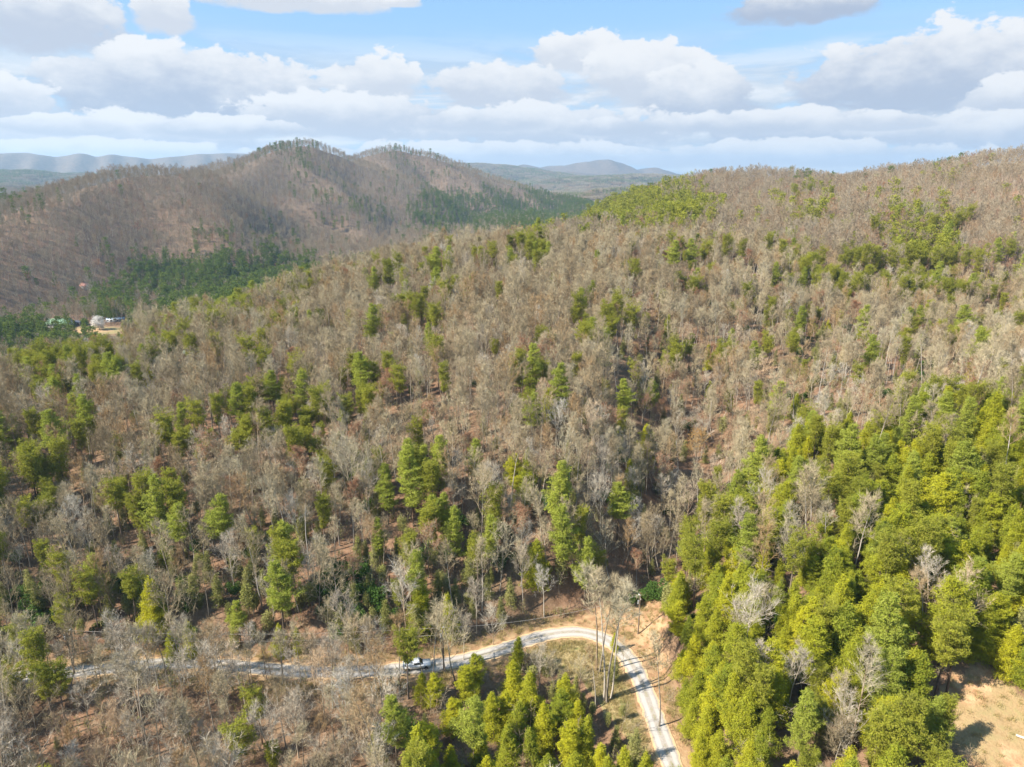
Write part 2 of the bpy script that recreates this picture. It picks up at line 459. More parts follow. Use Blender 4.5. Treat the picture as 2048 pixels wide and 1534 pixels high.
def mat(name):
    m = bpy.data.materials.new(name); m.use_nodes = True
    t = m.node_tree
    for nn in list(t.nodes): t.nodes.remove(nn)
    b = NB(t); out = b.new('ShaderNodeOutputMaterial')
    return m, b, out
def fin(b, out, color, rough=0.9, normal=None, spec=0.2):
    p = b.new('ShaderNodeBsdfPrincipled')
    b.put(p.inputs['Base Color'], color); b.put(p.inputs['Roughness'], rough)
    p.inputs['Specular IOR Level'].default_value = spec
    if normal is not None: b.put(p.inputs['Normal'], normal)
    b.t.links.new(p.outputs[0], out.inputs[0])
    return p
def bump(b, h, s, d):
    n_ = b.new('ShaderNodeBump'); n_.inputs['Strength'].default_value = s; n_.inputs['Distance'].default_value = d
    b.put(n_.inputs['Height'], h); return n_.outputs[0]

m_ground, b, out = mat('leaf_litter')
g = b.new('ShaderNodeNewGeometry'); pos = g.outputs['Position']
a1 = b.new('ShaderNodeAttribute'); a1.attribute_name = 'sand'
a2 = b.new('ShaderNodeAttribute'); a2.attribute_name = 'grass'
nA = b.noise(pos, 0.035, 5, 0.6); nB = b.noise(pos, 0.5, 5, 0.65); nC = b.noise(pos, 3.5, 4, 0.7)
c = b.mix(b.sm(nB, 0.32, 0.68), (0.155, 0.085, 0.05, 1), (0.275, 0.165, 0.10, 1))
c = b.mix(b.m('MULTIPLY', b.sm(nC, 0.45, 0.75), 0.5), c, (0.37, 0.245, 0.15, 1))
c = b.mix(b.m('MULTIPLY', b.sm(nA, 0.40, 0.64), 0.5), c, (0.165, 0.125, 0.075, 1))
gs = b.mix(b.sm(nC, 0.35, 0.7), (0.25, 0.20, 0.085, 1), (0.42, 0.33, 0.17, 1))
gs = b.mix(b.sm(nB, 0.48, 0.66), gs, (0.17, 0.19, 0.06, 1))
sd = b.mix(b.sm(nB, 0.35, 0.65), (0.34, 0.19, 0.10, 1), (0.48, 0.325, 0.18, 1))
sd = b.mix(b.m('MULTIPLY', b.sm(nC, 0.5, 0.7), 0.5), sd, (0.30, 0.16, 0.08, 1))
c = b.mix(a2.outputs['Fac'], c, gs)
c = b.mix(b.m('MULTIPLY', a1.outputs['Fac'], b.sm(nB, 0.2, 0.45, 0.55, 1.0)), c, sd)
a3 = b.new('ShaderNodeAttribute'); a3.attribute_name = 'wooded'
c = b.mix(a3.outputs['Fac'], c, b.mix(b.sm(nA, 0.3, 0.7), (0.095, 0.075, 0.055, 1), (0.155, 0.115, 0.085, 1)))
fin(b, out, c, 0.95, bump(b, b.m('ADD', nB, nC), 0.6, 0.35), 0.1)
gm = mesh_np('ground', V, [Q, Tc], [m_ground], smooth=True)
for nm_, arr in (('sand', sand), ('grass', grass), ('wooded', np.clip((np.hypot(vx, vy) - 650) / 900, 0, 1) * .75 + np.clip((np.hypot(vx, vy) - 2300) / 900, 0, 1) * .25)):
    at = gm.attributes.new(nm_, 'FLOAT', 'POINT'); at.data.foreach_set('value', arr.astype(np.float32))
tag(obj('ground', gm), kind='structure')

# ---- gravel road: two worn wheel tracks, pale grit, tan shoulders
m_road, b, out = mat('gravel_road')
at = b.new('ShaderNodeAttribute'); at.attribute_name = 'across'
g = b.new('ShaderNodeNewGeometry'); pos = g.outputs['Position']
n_a = b.noise(pos, 0.6, 5, 0.65); n_b = b.noise(pos, 6.0, 3, 0.7)
ac = b.m('ABSOLUTE', at.outputs['Fac'])
c = b.mix(b.sm(n_b, 0.3, 0.7), (0.27, 0.235, 0.20, 1), (0.40, 0.36, 0.31, 1))
trk = b.m('MULTIPLY', b.sm(ac, 0.18, 0.32), b.sm(ac, 0.55, 0.72, 1.0, 0.0))
c = b.mix(b.m('MULTIPLY', trk, 0.7), c, (0.46, 0.43, 0.39, 1))
c = b.mix(b.m('MULTIPLY', b.sm(n_a, 0.5, 0.68), 0.45), c, (0.28, 0.25, 0.22, 1))
c = b.mix(b.m('MULTIPLY', b.m('MULTIPLY', b.sm(ac, 0.05, 0.16, 1.0, 0.0), b.sm(n_a, 0.42, 0.6)), 0.6), c, (0.27, 0.235, 0.12, 1))
c = b.mix(b.m('MULTIPLY', b.sm(b.m('ADD', ac, b.m('MULTIPLY', n_a, 0.35)), 0.92, 1.08), 0.8), c, (0.60, 0.40, 0.20, 1))
fin(b, out, c, 0.9, bump(b, n_b, 0.4, 0.08), 0.15)
rp = catmull(road, 3)
dv = np.gradient(rp, axis=0); dv /= np.linalg.norm(dv, axis=1)[:, None]
nv = np.stack([-dv[:, 1], dv[:, 0]], 1)
offs = np.linspace(-1, 1, 9)
HW = 2.0
wob = (fbm(np.arange(len(rp)) / 5.0, np.zeros(len(rp)), 3, 77) - .5) * 0.7
rv = []; acr = []
for o_ in offs:
    w = HW + wob * abs(o_)
    p = rp + nv * (o_ * w)[:, None] if np.ndim(o_ * w) else rp + nv * o_ * w
    rv.append(np.column_stack([p, np.full(len(rp), RZ + 0.04 + 0.06 * (1 - abs(o_) ** 2))])); acr.append(np.full(len(rp), o_))
rv = np.concatenate(rv); acr = np.concatenate(acr)
k = len(rp)
Q = [[a * k + i, a * k + i + 1, (a + 1) * k + i + 1, (a + 1) * k + i] for a in range(len(offs) - 1) for i in range(k - 1)]
rm = mesh_np('gravel_road', rv, np.array(Q), [m_road], smooth=True)
at = rm.attributes.new('across', 'FLOAT', 'POINT'); at.data.foreach_set('value', acr.astype(np.float32))
tag(obj('gravel_road', rm), kind='structure')

# ------------------------------------------------------------------ materials of wood and leaf
def wood(name, dark, light, warm=0.0):
    m, b, out = mat(name)
    oi = b.new('ShaderNodeObjectInfo'); r = oi.outputs['Random']
    c = b.mix(b.sm(r, 0.0, 0.5), dark, light)
    c = b.mix(b.sm(r, 0.62, 0.8), c, (dark[0] * 1.5, dark[1] * 1.25, dark[2] * 1.0, 1))
    c = b.mix(b.sm(r, 0.86, 0.9), c, (light[0] * .95, light[1] * 1.0, light[2] * 1.08, 1))
    tcn = b.new('ShaderNodeTexCoord')
    nn = b.noise(tcn.outputs['Object'], 1.2, 2, 0.6)
    c = b.mix(b.m('MULTIPLY', b.sm(nn, 0.4, 0.7), 0.5), c, (light[0] * 1.15, light[1] * 1.15, light[2] * 1.15, 1))
    d = b.new('ShaderNodeBsdfDiffuse'); b.put(d.inputs[0], c)
    b.t.links.new(d.outputs[0], out.inputs[0])
    return m
def leaf(name, cols, trans=0.35, isl=0.5):
    """cols: three colours; mixed per tree, per clump and per leaf"""
    m, b, out = mat(name)
    oi = b.new('ShaderNodeObjectInfo'); g = b.new('ShaderNodeNewGeometry'); tcn = b.new('ShaderNodeTexCoord')
    nn = b.noise(tcn.outputs['Object'], 0.55, 3, 0.6)
    f1 = b.m('ADD', b.m('MULTIPLY', oi.outputs['Random'], 0.75), b.m('MULTIPLY', b.m('SUBTRACT', nn, 0.5), 0.9), clamp=True)
    c = b.mix(f1, cols[0], cols[1])
    c = b.mix(b.m('MULTIPLY', g.outputs['Random Per Island'], isl), c, cols[2])
    d = b.new('ShaderNodeBsdfDiffuse'); b.put(d.inputs[0], c)
    t = b.new('ShaderNodeBsdfTranslucent'); b.put(t.inputs[0], c)
    ms = b.new('ShaderNodeMixShader'); ms.inputs[0].default_value = trans
    b.t.links.new(d.outputs[0], ms.inputs[1]); b.t.links.new(t.outputs[0], ms.inputs[2])
    b.t.links.new(ms.outputs[0], out.inputs[0])
    return m
def c4(r, g, b_): return (r, g, b_, 1)
M_BARK = wood('grey_bark', c4(.17, .14, .105), c4(.38, .33, .27))
M_TWIG = wood('bare_twigs', c4(.22, .168, .10), c4(.41, .34, .215))
M_FARTWIG = wood('far_twigs', c4(.18, .138, .094), c4(.315, .258, .175))
M_PINEBARK = wood('pine_bark', c4(.085, .065, .05), c4(.17, .13, .10))
M_BUD = leaf('red_buds', [c4(.34, .14, .075), c4(.42, .22, .12), c4(.26, .14, .10)], 0.2)
M_GOLD = leaf('golden_buds', [c4(.50, .27, .06), c4(.42, .24, .08), c4(.36, .22, .12)], 0.2)
M_PINE = leaf('pine_needles', [c4(.19, .215, .02), c4(.34, .345, .03), c4(.32, .28, .08)], 0.32)
M_WPINE = leaf('white_pine_needles', [c4(.24, .29, .03), c4(.37, .41, .05), c4(.38, .36, .11)], 0.32)
M_HEM = leaf('hemlock_needles', [c4(.20, .255, .025), c4(.58, .54, .018), c4(.38, .34, .07)], 0.36)
M_OLIVE = leaf('olive_leaves', [c4(.22, .235, .05), c4(.36, .35, .12), c4(.30, .26, .13)], 0.3)
M_LAUREL = leaf('laurel_leaves', [c4(.05, .11, .02), c4(.10, .17, .035), c4(.08, .10, .03)], 0.2)
M_BLOSSOM = leaf('white_blossom', [c4(.78, .75, .70), c4(.72, .69, .64), c4(.55, .50, .44)], 0.3)
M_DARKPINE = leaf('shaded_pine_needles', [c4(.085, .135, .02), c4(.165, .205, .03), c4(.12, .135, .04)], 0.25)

# ------------------------------------------------------------------ tree shapes (metres, base at the origin)
def rvec(R):
    v = R.normal(size=3); return v / np.linalg.norm(v)
def slivers(R, P, Dr, Ln, Wd):
    """thin tapering needles / twigs: one narrow triangle each"""
    n_ = len(P)
    side = np.cross(Dr, R.normal(size=(n_, 3))); side /= np.linalg.norm(side, axis=1)[:, None] + 1e-9
    v = np.empty((n_, 3, 3))
    v[:, 0] = P - side * Wd[:, None] / 2; v[:, 1] = P + side * Wd[:, None] / 2; v[:, 2] = P + Dr * Ln[:, None]
    return v.reshape(-1, 3), np.arange(n_ * 3).reshape(-1, 3)
def leaves(R, P, size, flat=0.0, elong=1.5, wd=.38):
    """small leaf / needle-spray faces round points P"""
    n_ = len(P)
    a = R.normal(size=(n_, 3)); a[:, 2] *= (1 - flat); a /= np.linalg.norm(a, axis=1)[:, None]
    b_ = R.normal(size=(n_, 3)); b_[:, 2] *= (1 - flat); b_ -= (a * b_).sum(1)[:, None] * a; b_ /= np.linalg.norm(b_, axis=1)[:, None]
    s_ = (size * R.uniform(0.6, 1.3, n_))[:, None]
    v = np.empty((n_, 3, 3))
    v[:, 0] = P - b_ * s_ * wd; v[:, 1] = P + b_ * s_ * wd; v[:, 2] = P + a * s_ * elong
    return v.reshape(-1, 3), np.arange(n_ * 3).reshape(-1, 3)
def limb(R, G, p, d, L, r, up, wob, k, seg):
    pts = [np.array(p)]; d = np.array(d)
    for i in range(seg):
        d = d + rvec(R) * wob + np.array([0, 0, up]); d /= np.linalg.norm(d)
        pts.append(pts[-1] + d * L / seg)
    rr = [max(r * (1 - 0.8 * i / seg), 0.012) for i in range(seg + 1)]
    G.tube(pts, rr, k)
    return np.array(pts)
def bare(seed, Ht, spread, nl, det=1.0, lean=0.05, crown0=0.45, budmat=None):
    """leafless hardwood: trunk, ascending limbs, branches, twigs"""
    R = np.random.default_rng(seed)
    T = Geo(); B = Geo()
    r0 = Ht * 0.0068 + 0.03
    n_ = 9; p = np.array([0, 0, -0.6]); d = np.array([R.normal() * lean, R.normal() * lean, 1.0]); tp = [p]
    for i in range(n_):
        d = d + np.array([R.normal() * 0.045, R.normal() * 0.045, 0.06]); d /= np.linalg.norm(d)
        p = p + d * (Ht * 0.93) / n_; tp.append(p)
    tp = np.array(tp); tr = [r0 * (1 - 0.86 * (i / n_) ** 1.1) for i in range(n_ + 1)]; tr[0] *= 1.3
    T.tube(tp, tr, 6 if det >= 1 else 4)
    def on(t):
        f = t * n_; i = min(int(f), n_ - 1); return tp[i] + (tp[i + 1] - tp[i]) * (f - i), tr[i] + (tr[i + 1] - tr[i]) * (f - i)
    tips = []; tdir = []
    for li in range(nl):
        t = crown0 + (1 - crown0) * (li + R.uniform(0, .9)) / nl
        t = min(t, 0.985)
        P, rr = on(t)
        a = li * 2.4 + R.uniform(-.6, .6)
        q = (1 - t) / (1 - crown0)
        el = rad(R.uniform(28, 52) + 22 * (1 - q))
        L_ = spread * (0.35 + 0.75 * q ** 0.7) * R.uniform(.75, 1.2)
        d = np.array([math.cos(a) * math.cos(el), math.sin(a) * math.cos(el), math.sin(el)])
        lp = limb(R, B if det < 1 else B, P, d, L_, rr * 0.55, 0.10, 0.16, 4 if det >= 1 else 3, 5)
        nb = int(round(6 * (1 if det >= 1 else 0.6)))
        for bi in range(nb):
            u = 0.25 + 0.75 * (bi + R.uniform(0, 1)) / nb
            f = u * 5; i = min(int(f), 4); bp = lp[i] + (lp[i + 1] - lp[i]) * (f - i)
            dd = (lp[i + 1] - lp[i]); dd /= np.linalg.norm(dd)
            dd = dd + rvec(R) * 0.75 + np.array([0, 0, .25]); dd /= np.linalg.norm(dd)
            bl = L_ * R.uniform(.28, .5)
            if det >= 1:
                sp = limb(R, B, bp, dd, bl, 0.035, 0.08, 0.22, 3, 3)
                for si in range(4):
                    w = R.uniform(.15, 1); f = w * 3; i = min(int(f), 2)
                    q0 = sp[i] + (sp[i + 1] - sp[i]) * (f - i)
                    d3 = (sp[i + 1] - sp[i]); d3 /= np.linalg.norm(d3)
                    d3 = d3 + rvec(R) * 0.8 + np.array([0, 0, .2]); d3 /= np.linalg.norm(d3)
                    l3 = bl * R.uniform(.35, .6)
                    for m_ in range(4):
                        ww = R.uniform(0, 1)
                        tips.append(q0 + d3 * l3 * ww); e = d3 + rvec(R) * 0.75 + np.array([0, 0, .15]); tdir.append(e / np.linalg.norm(e))
                    tips.append(q0); tdir.append(d3)
            else:
                for m_ in range(10):
                    tips.append(bp + dd * bl * R.uniform(0, 1)); e = dd + rvec(R) * 0.6; tdir.append(e / np.linalg.norm(e))
                tips.append(bp); tdir.append(dd)
    tips = np.array(tips); tdir = np.array(tdir)
    if det >= 1:
        v, t = slivers(R, tips, tdir, R.uniform(.6, 1.7, len(tips)), R.uniform(.03, .055, len(tips)))
    else:
        v, t = slivers(R, tips, tdir, R.uniform(1.0, 2.3, len(tips)), R.uniform(.06, .11, len(tips)))
    B.add(v, t)
    Lf = None
    if budmat:
        Lf = Geo(); k_ = 2 if det >= 1 else 1
        pp = np.repeat(tips, k_, 0) + np.repeat(tdir, k_, 0) * R.uniform(.3, 1.3, len(tips) * k_)[:, None]
        v, t = leaves(R, pp, 0.16 if det >= 1 else 0.4); Lf.add(v, t)
    return T, B, Lf
def pine(seed, Ht, crown0=0.45, wid=3.6, shape='round', det=1.0, leafsz=0.31, tuft=10.5):
    """pine: bare lower trunk with dead stubs, whorled boughs carrying plates of needle sprays"""
    R = np.random.default_rng(seed)
    T = Geo(); K = Geo()
    r0 = Ht * 0.011 + 0.05; n_ = 8
    p = np.array([0, 0, -0.6]); tp = [p]; dx, dy = R.normal(size=2) * 0.025
    for i in range(n_):
        p = p + np.array([dx + R.normal() * .02, dy + R.normal() * .02, 1.0]) * Ht * .98 / n_; tp.append(p)
    tp = np.array(tp); tr = [r0 * (1 - 0.85 * i / n_) for i in range(n_ + 1)]
    T.tube(tp, tr, 6 if det >= 1 else 4)
    def on(t):
        f = t * n_; i = min(int(f), n_ - 1); return tp[i] + (tp[i + 1] - tp[i]) * (f - i), tr[i] + (tr[i + 1] - tr[i]) * (f - i)
    if det >= 1:
        for s_ in range(14):
            P, rr = on(R.uniform(min(.22, crown0 * .5), crown0)); a = R.uniform(0, 6.28)
            limb(R, T, P, (math.cos(a), math.sin(a), .1), R.uniform(.6, 2.2), .035, -.03, .15, 3, 2)
    whorl = 0.62 if shape != 'cone' else 0.48
    if det < 1: whorl *= 1.7
    z = crown0 * Ht; pts = []; dirs = []
    gap = R.uniform(0, 6.28)
    while z < Ht * 0.985:
        t = z / Ht; q = (Ht - z) / (Ht * (1 - crown0))
        if shape == 'cone': L0 = wid * (q ** 0.68) * (1.0 if q < .85 else .8) * (0.75 + 0.5 * math.sin(z * 1.3 + seed * 2.1) ** 2)
        elif shape == 'white': L0 = wid * (0.18 + 0.95 * q ** 0.75) * (1.0 if q < .8 else .7)
        else: L0 = wid * math.sqrt(max(0.04, 1 - (q * 1.15 - 0.42) ** 2 / 0.62))
        nb = 5 if det >= 1 else 4
        a0 = R.uniform(0, 6.28)
        for bi in range(nb):
            a = a0 + bi * 6.283 / nb + R.uniform(-.35, .35)
            L_ = L0 * R.uniform(.5, 1.25) * (1 + .28 * math.sin(a + seed + z * .25))
            if R.uniform() < (0.16 if shape != 'cone' else 0.04): continue
            if shape == 'white': el = rad(R.uniform(0, 14) + 18 * (1 - q))
            elif shape == 'cone': el = rad(R.uniform(-16, 4) + 35 * (1 - q) ** 2)
            else: el = rad(R.uniform(8, 34) + 22 * (1 - q))
            P, rr = on(t)
            d = np.array([math.cos(a) * math.cos(el), math.sin(a) * math.cos(el), math.sin(el)])
            e_ = P + d * L_
            droop = np.array([0, 0, -0.10 * L_ if shape == 'cone' else 0.06 * L_])
            if det >= 1: T.tube([P, P + d * L_ * .5, P + d * L_ * .92 + droop], [rr * .4, rr * .2, .012], 3)
            # needle plates: points along the bough, widening then narrowing
            dens = tuft * (1 if det >= 1 else 0.42)
            m_ = max(3, int(dens * L_))
            u = R.uniform(.22 if shape != 'cone' else .12, 1.05, m_) ** 0.8
            sd_ = np.array([-math.sin(a), math.cos(a), 0])
            w = (R.uniform(-1, 1, m_) * 0.42 * L_ * np.sin(np.clip(u, 0, 1) * 2.6)) + R.normal(size=m_) * .1
            c_ = P + d * (u * L_)[:, None] + sd_ * w[:, None] + droop * (u ** 2)[:, None]
            c_[:, 2] += R.normal(size=m_) * (0.16 if shape == 'white' else .26) - np.abs(w) * (.12 if shape != 'cone' else .3)
            pts.append(c_)
        z += whorl * R.uniform(.75, 1.3)
    tip = on(.985)[0] + R.normal(size=(10, 3)) * np.array([.15, .15, .5]); pts.append(tip)
    P = np.concatenate(pts)
    if det >= 1:
        P = np.repeat(P, 4, 0) + R.normal(size=(len(P) * 4, 3)) * (0.17 if shape != 'cone' else .2)
        v, t = leaves(R, P, leafsz, 0.45, 1.6, .24)
    else:
        v, t = leaves(R, P, leafsz * 2.3, 0.3)
    K.add(v, t)
    return T, None, K
def shrub(seed, Ht, wid, nleaf, size, stems=6, upright=False):
    R = np.random.default_rng(seed)
    T = Geo(); K = Geo(); pts = []
    for i in range(stems):
        a = R.uniform(0, 6.28); sp_ = R.uniform(.2, 1) * wid * (.35 if upright else .75)
        hh = Ht * R.uniform(.6, 1)
        e = np.array([math.cos(a) * sp_, math.sin(a) * sp_, hh * 0.8])
        T.tube([[0, 0, -.3], e * np.array([.35, .35, .5]), e], [.06, .04, .012], 3)
        c = R.normal(size=(nleaf // stems, 3)); c /= np.linalg.norm(c, axis=1)[:, None]
        c *= (R.uniform(.35, 1, len(c)) ** .5)[:, None]
        pts.append(e * np.array([1, 1, .85]) + c * np.array([wid * .42, wid * .42, Ht * .30]) * R.uniform(.7, 1.15))
    P = np.concatenate(pts); P[:, 2] = np.abs(P[:, 2])
    v, t = leaves(R, P, size, .25); K.add(v, t)
    return T, None, K

def join(parts):
    """[(Geo, material)] -> one mesh (for the woods) """
    vs = []; ts = []; qs = []; tm = []; qm = []; ms = []; nn = 0
    for G, m in parts:
        if G is None: continue
        v, t, q = G.arrays()
        if m not in ms: ms.append(m)
        k = ms.index(m)
        vs.append(v); ts.append(t + nn); qs.append(q + nn); tm += [k] * len(t); qm += [k] * len(q); nn += len(v)
    return mesh_np('woods_shape', np.concatenate(vs), [np.concatenate(ts), np.concatenate(qs)], ms, mi=tm + qm)

class Kind:
    """one kind of tree: its variants as separate trunk/crown meshes, and as joined meshes for the far woods"""
    def __init__(s, name, cat, gens, bark, crownm, budm=None, h0=20.0, twig=None):
        twig = twig or M_TWIG
        s.name, s.cat, s.h0 = name, cat, h0
        s.parts = []; s.joined = []
        for T, B, K in gens:
            tm = T.mesh(name + '_trunk', bark)
            if B is not None:
                if K is not None: cm = join([(B, twig), (K, budm)])
                else: cm = B.mesh(name + '_crown', twig)
                s.joined.append(join([(T, bark), (B, twig), (K, budm)]))
            else:
                cm = K.mesh(name + '_crown', crownm)
                s.joined.append(join([(T, bark), (K, crownm)]))
            s.parts.append((tm, cm))
kinds = {}
kinds['bare'] = Kind('bare_tree', 'bare tree', [bare(1, 22, 4.8, 14, crown0=.5), bare(2, 22, 3.8, 13, crown0=.6), bare(3, 21, 6.2, 15, crown0=.4, lean=.1), bare(4, 23, 3.2, 12, crown0=.62), bare(5, 20, 7.2, 15, crown0=.3, lean=.12), bare(6, 22, 4.2, 15, crown0=.54)], M_BARK, None, h0=22)
M_PALE = wood('pale_twigs', c4(.33, .275, .205), c4(.47, .41, .32))
kinds['pale'] = Kind('bare_tree', 'bare tree', [bare(7, 19, 6.0, 16, crown0=.36, lean=.12), bare(8, 18, 7.0, 17, crown0=.28, lean=.15), bare(9, 21, 5.0, 15, crown0=.48)], M_PALE, None, h0=19, twig=M_PALE)
kinds['bud'] = Kind('budding_tree', 'tree', [bare(11, 19, 5.0, 15, budmat=1), bare(12, 19, 6.0, 15, crown0=.4, budmat=1)], M_BARK, None, M_BUD, h0=19)
kinds['gold'] = Kind('budding_tree', 'tree', [bare(13, 19, 5.5, 15, crown0=.4, budmat=1)], M_BARK, None, M_GOLD, h0=19)
kinds['pine'] = Kind('pine_tree', 'pine tree', [pine(21, 22, .52, 3.6), pine(22, 22, .42, 3.3), pine(23, 22, .6, 3.9), pine(24, 22, .48, 2.7)], M_PINEBARK, M_PINE, h0=22)
kinds['wpine'] = Kind('white_pine', 'pine tree', [pine(31, 26, .36, 4.6, 'white', tuft=13), pine(32, 26, .28, 4.2, 'white', tuft=13), pine(33, 26, .44, 5.0, 'white', tuft=13)], M_PINEBARK, M_WPINE, h0=26)
kinds['hem'] = Kind('hemlock_tree', 'hemlock', [pine(41, 16, .10, 3.9, 'cone', tuft=19, leafsz=.27), pine(42, 17, .14, 3.3, 'cone', tuft=19, leafsz=.27), pine(43, 15, .08, 4.6, 'cone', tuft=16, leafsz=.28), pine(44, 17, .2, 4.3, 'white', tuft=19, leafsz=.27)], M_PINEBARK, M_HEM, h0=17)
kinds['young'] = Kind('young_evergreen', 'young tree', [pine(51, 9, .14, 2.1, 'cone', tuft=14, leafsz=.24), pine(52, 9, .2, 1.8, 'cone', tuft=13, leafsz=.24), shrub(53, 8, 2.6, 1500, .25, 9, True)], M_BARK, M_OLIVE, h0=9)
kinds['laurel'] = Kind('evergreen_shrub', 'shrub', [shrub(61, 4.2, 3.0, 1700, .26, 8), shrub(62, 5.2, 2.8, 1700, .26, 9), shrub(63, 3.4, 3.4, 1700, .25, 8)], M_BARK, M_LAUREL, h0=4.2)
LOD = {}
LOD['bare'] = [join([(G[0], M_BARK), (G[1], M_FARTWIG)]) for G in (bare(101, 20, 4.8, 11, .5, crown0=.5), bare(102, 20, 4.0, 10, .5, crown0=.58), bare(103, 20, 5.8, 11, .5, crown0=.42))]
LOD['bud'] = [join([(G[0], M_BARK), (G[1], M_FARTWIG), (G[2], M_BUD)]) for G in (bare(111, 19, 5.4, 12, .5, crown0=.42, budmat=1),)]
LOD['pine'] = [join([(G[0], M_PINEBARK), (G[2], M_PINE)]) for G in (pine(121, 21, .42, 3.7, det=.5), pine(122, 21, .34, 3.2, det=.5))]
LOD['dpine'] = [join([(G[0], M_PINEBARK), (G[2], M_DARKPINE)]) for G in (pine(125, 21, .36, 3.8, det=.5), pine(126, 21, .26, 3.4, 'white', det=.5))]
LOD['wpine'] = [join([(G[0], M_PINEBARK), (G[2], M_WPINE)]) for G in (pine(131, 24, .3, 4.2, 'white', det=.5),)]
LOD['hem'] = [join([(G[0], M_PINEBARK), (G[2], M_HEM)]) for G in (pine(141, 16, .12, 3.4, 'cone', det=.5),)]
# wide patches of far wood, a hundred trees to the patch
def patch(seed, n_, rpatch, mixp):
    R = np.random.default_rng(seed); parts = []
    for i in range(n_):
        r_ = rpatch * math.sqrt(R.uniform()); a = R.uniform(0, 6.28); c = np.array([r_ * math.cos(a), r_ * math.sin(a), 0])
        if R.uniform() < mixp:
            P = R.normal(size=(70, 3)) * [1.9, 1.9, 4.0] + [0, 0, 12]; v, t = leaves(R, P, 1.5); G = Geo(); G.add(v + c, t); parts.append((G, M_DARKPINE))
        else:
            P = R.normal(size=(34, 3)) * [2.3, 2.3, 3.2] + [0, 0, 11]; d_ = R.normal(size=(34, 3)) + [0, 0, .8]; d_ /= np.linalg.norm(d_, axis=1)[:, None]
            v, t = slivers(R, P, d_, R.uniform(3, 6, 34), R.uniform(.5, .8, 34)); G = Geo(); G.add(v + c, t); parts.append((G, M_FARTWIG))
    return join(parts)
def brush(seed, h_, w_, n_, mt, lf=0):
    R = np.random.default_rng(seed); B = Geo(); tips = []; td = []
    for i in range(n_):
        b_ = np.array([R.normal() * w_ * .4, R.normal() * w_ * .4, -.2]); d_ = np.array([R.normal() * .25, R.normal() * .25, 1.0]); L_ = h_ * R.uniform(.5, 1)
        lp = limb(R, B, b_, d_, L_, .035, .05, .12, 3, 4)
        for m_ in range(26):
            f = R.uniform(1, 4); k_ = min(int(f), 3); q = lp[k_] + (lp[k_ + 1] - lp[k_]) * (f - k_); e = rvec(R) * .8 + [0, 0, .7]; e /= np.linalg.norm(e)
            tips.append(q); td.append(e); tips.append(q + e * .5); e2 = e + rvec(R) * .6; td.append(e2 / np.linalg.norm(e2))
    tips = np.array(tips); td = np.array(td)
    v, t = slivers(R, tips, td, R.uniform(.5, 1.3, len(tips)), R.uniform(.03, .05, len(tips))); B.add(v, t)
    parts = [(B, M_FARTWIG)]
    if lf:
        K = Geo(); v, t = leaves(R, tips[::2] + td[::2] * .4, .2); K.add(v, t); parts.append((K, mt))
    return join(parts)
BRUSH = [brush(301, 6, 1.6, 4, None), brush(302, 8, 1.2, 3, None), brush(303, 4.5, 2.2, 5, None), brush(304, 7, 1.4, 3, M_OLIVE, 1), brush(305, 3.5, 2.0, 5, M_OLIVE, 1)]
PATCH = [patch(201, 70, 27, .10), patch(202, 70, 27, .45), patch(203, 70, 27, .02)]

# ------------------------------------------------------------------ where each kind grows
MAP = """
bbbbbbbbmmbbmbbbbbbbbbbbbbbbbbbb
bbbbbbbbbmbbbmbbbbbbbmbbbmbbbmbb
mbbbbbbbbbmmmnnnnnppppmbmmbmmmbb
bbbbbbmbmbbbbmbmpbbbmmmbmbmmppbm
bbbmnnppppmmmmmbbbbmbmbmmpppppmm
bmmnmnnpmmbbmmbmbbmmobmbmmobmmmm
npnmmmbbmbbmbmbbmbmoooommooommom
mpmpmmbmpmmpmmbbmmboouooommoouoo
bmmbbmmpppmmmmbbmbmmoooooobphhph
mmmmmpppmppmmmmmbbbmmuoobhphhhhh
ppmmmmmmmmmumpmmuumuoohhhpphhhhh
ppmmppmmmmmumpmmuumuoohhhbphhhhh
bmbuuummuummummuuumboohhbhhhhhhh
duuddduummuumuuumuuohhhhhhhhhbhh
ddddduuuuudduuuoobcghhhhhhhhbbhh
hpduuphuhuudumbbbbcghhhhhhhhhhhh
ppbbbbbbbbbbbhhhggbchhhhhphhhhhh
mmmbbbbbbbbbbbhhhbbchhhhhhbhhphh
bmbbbbmmbbbbuuhhhhhbchhhbhhhphhc
bbbbbbmbbbbbphhhhhhhchhhhhhhpphc
""".split()
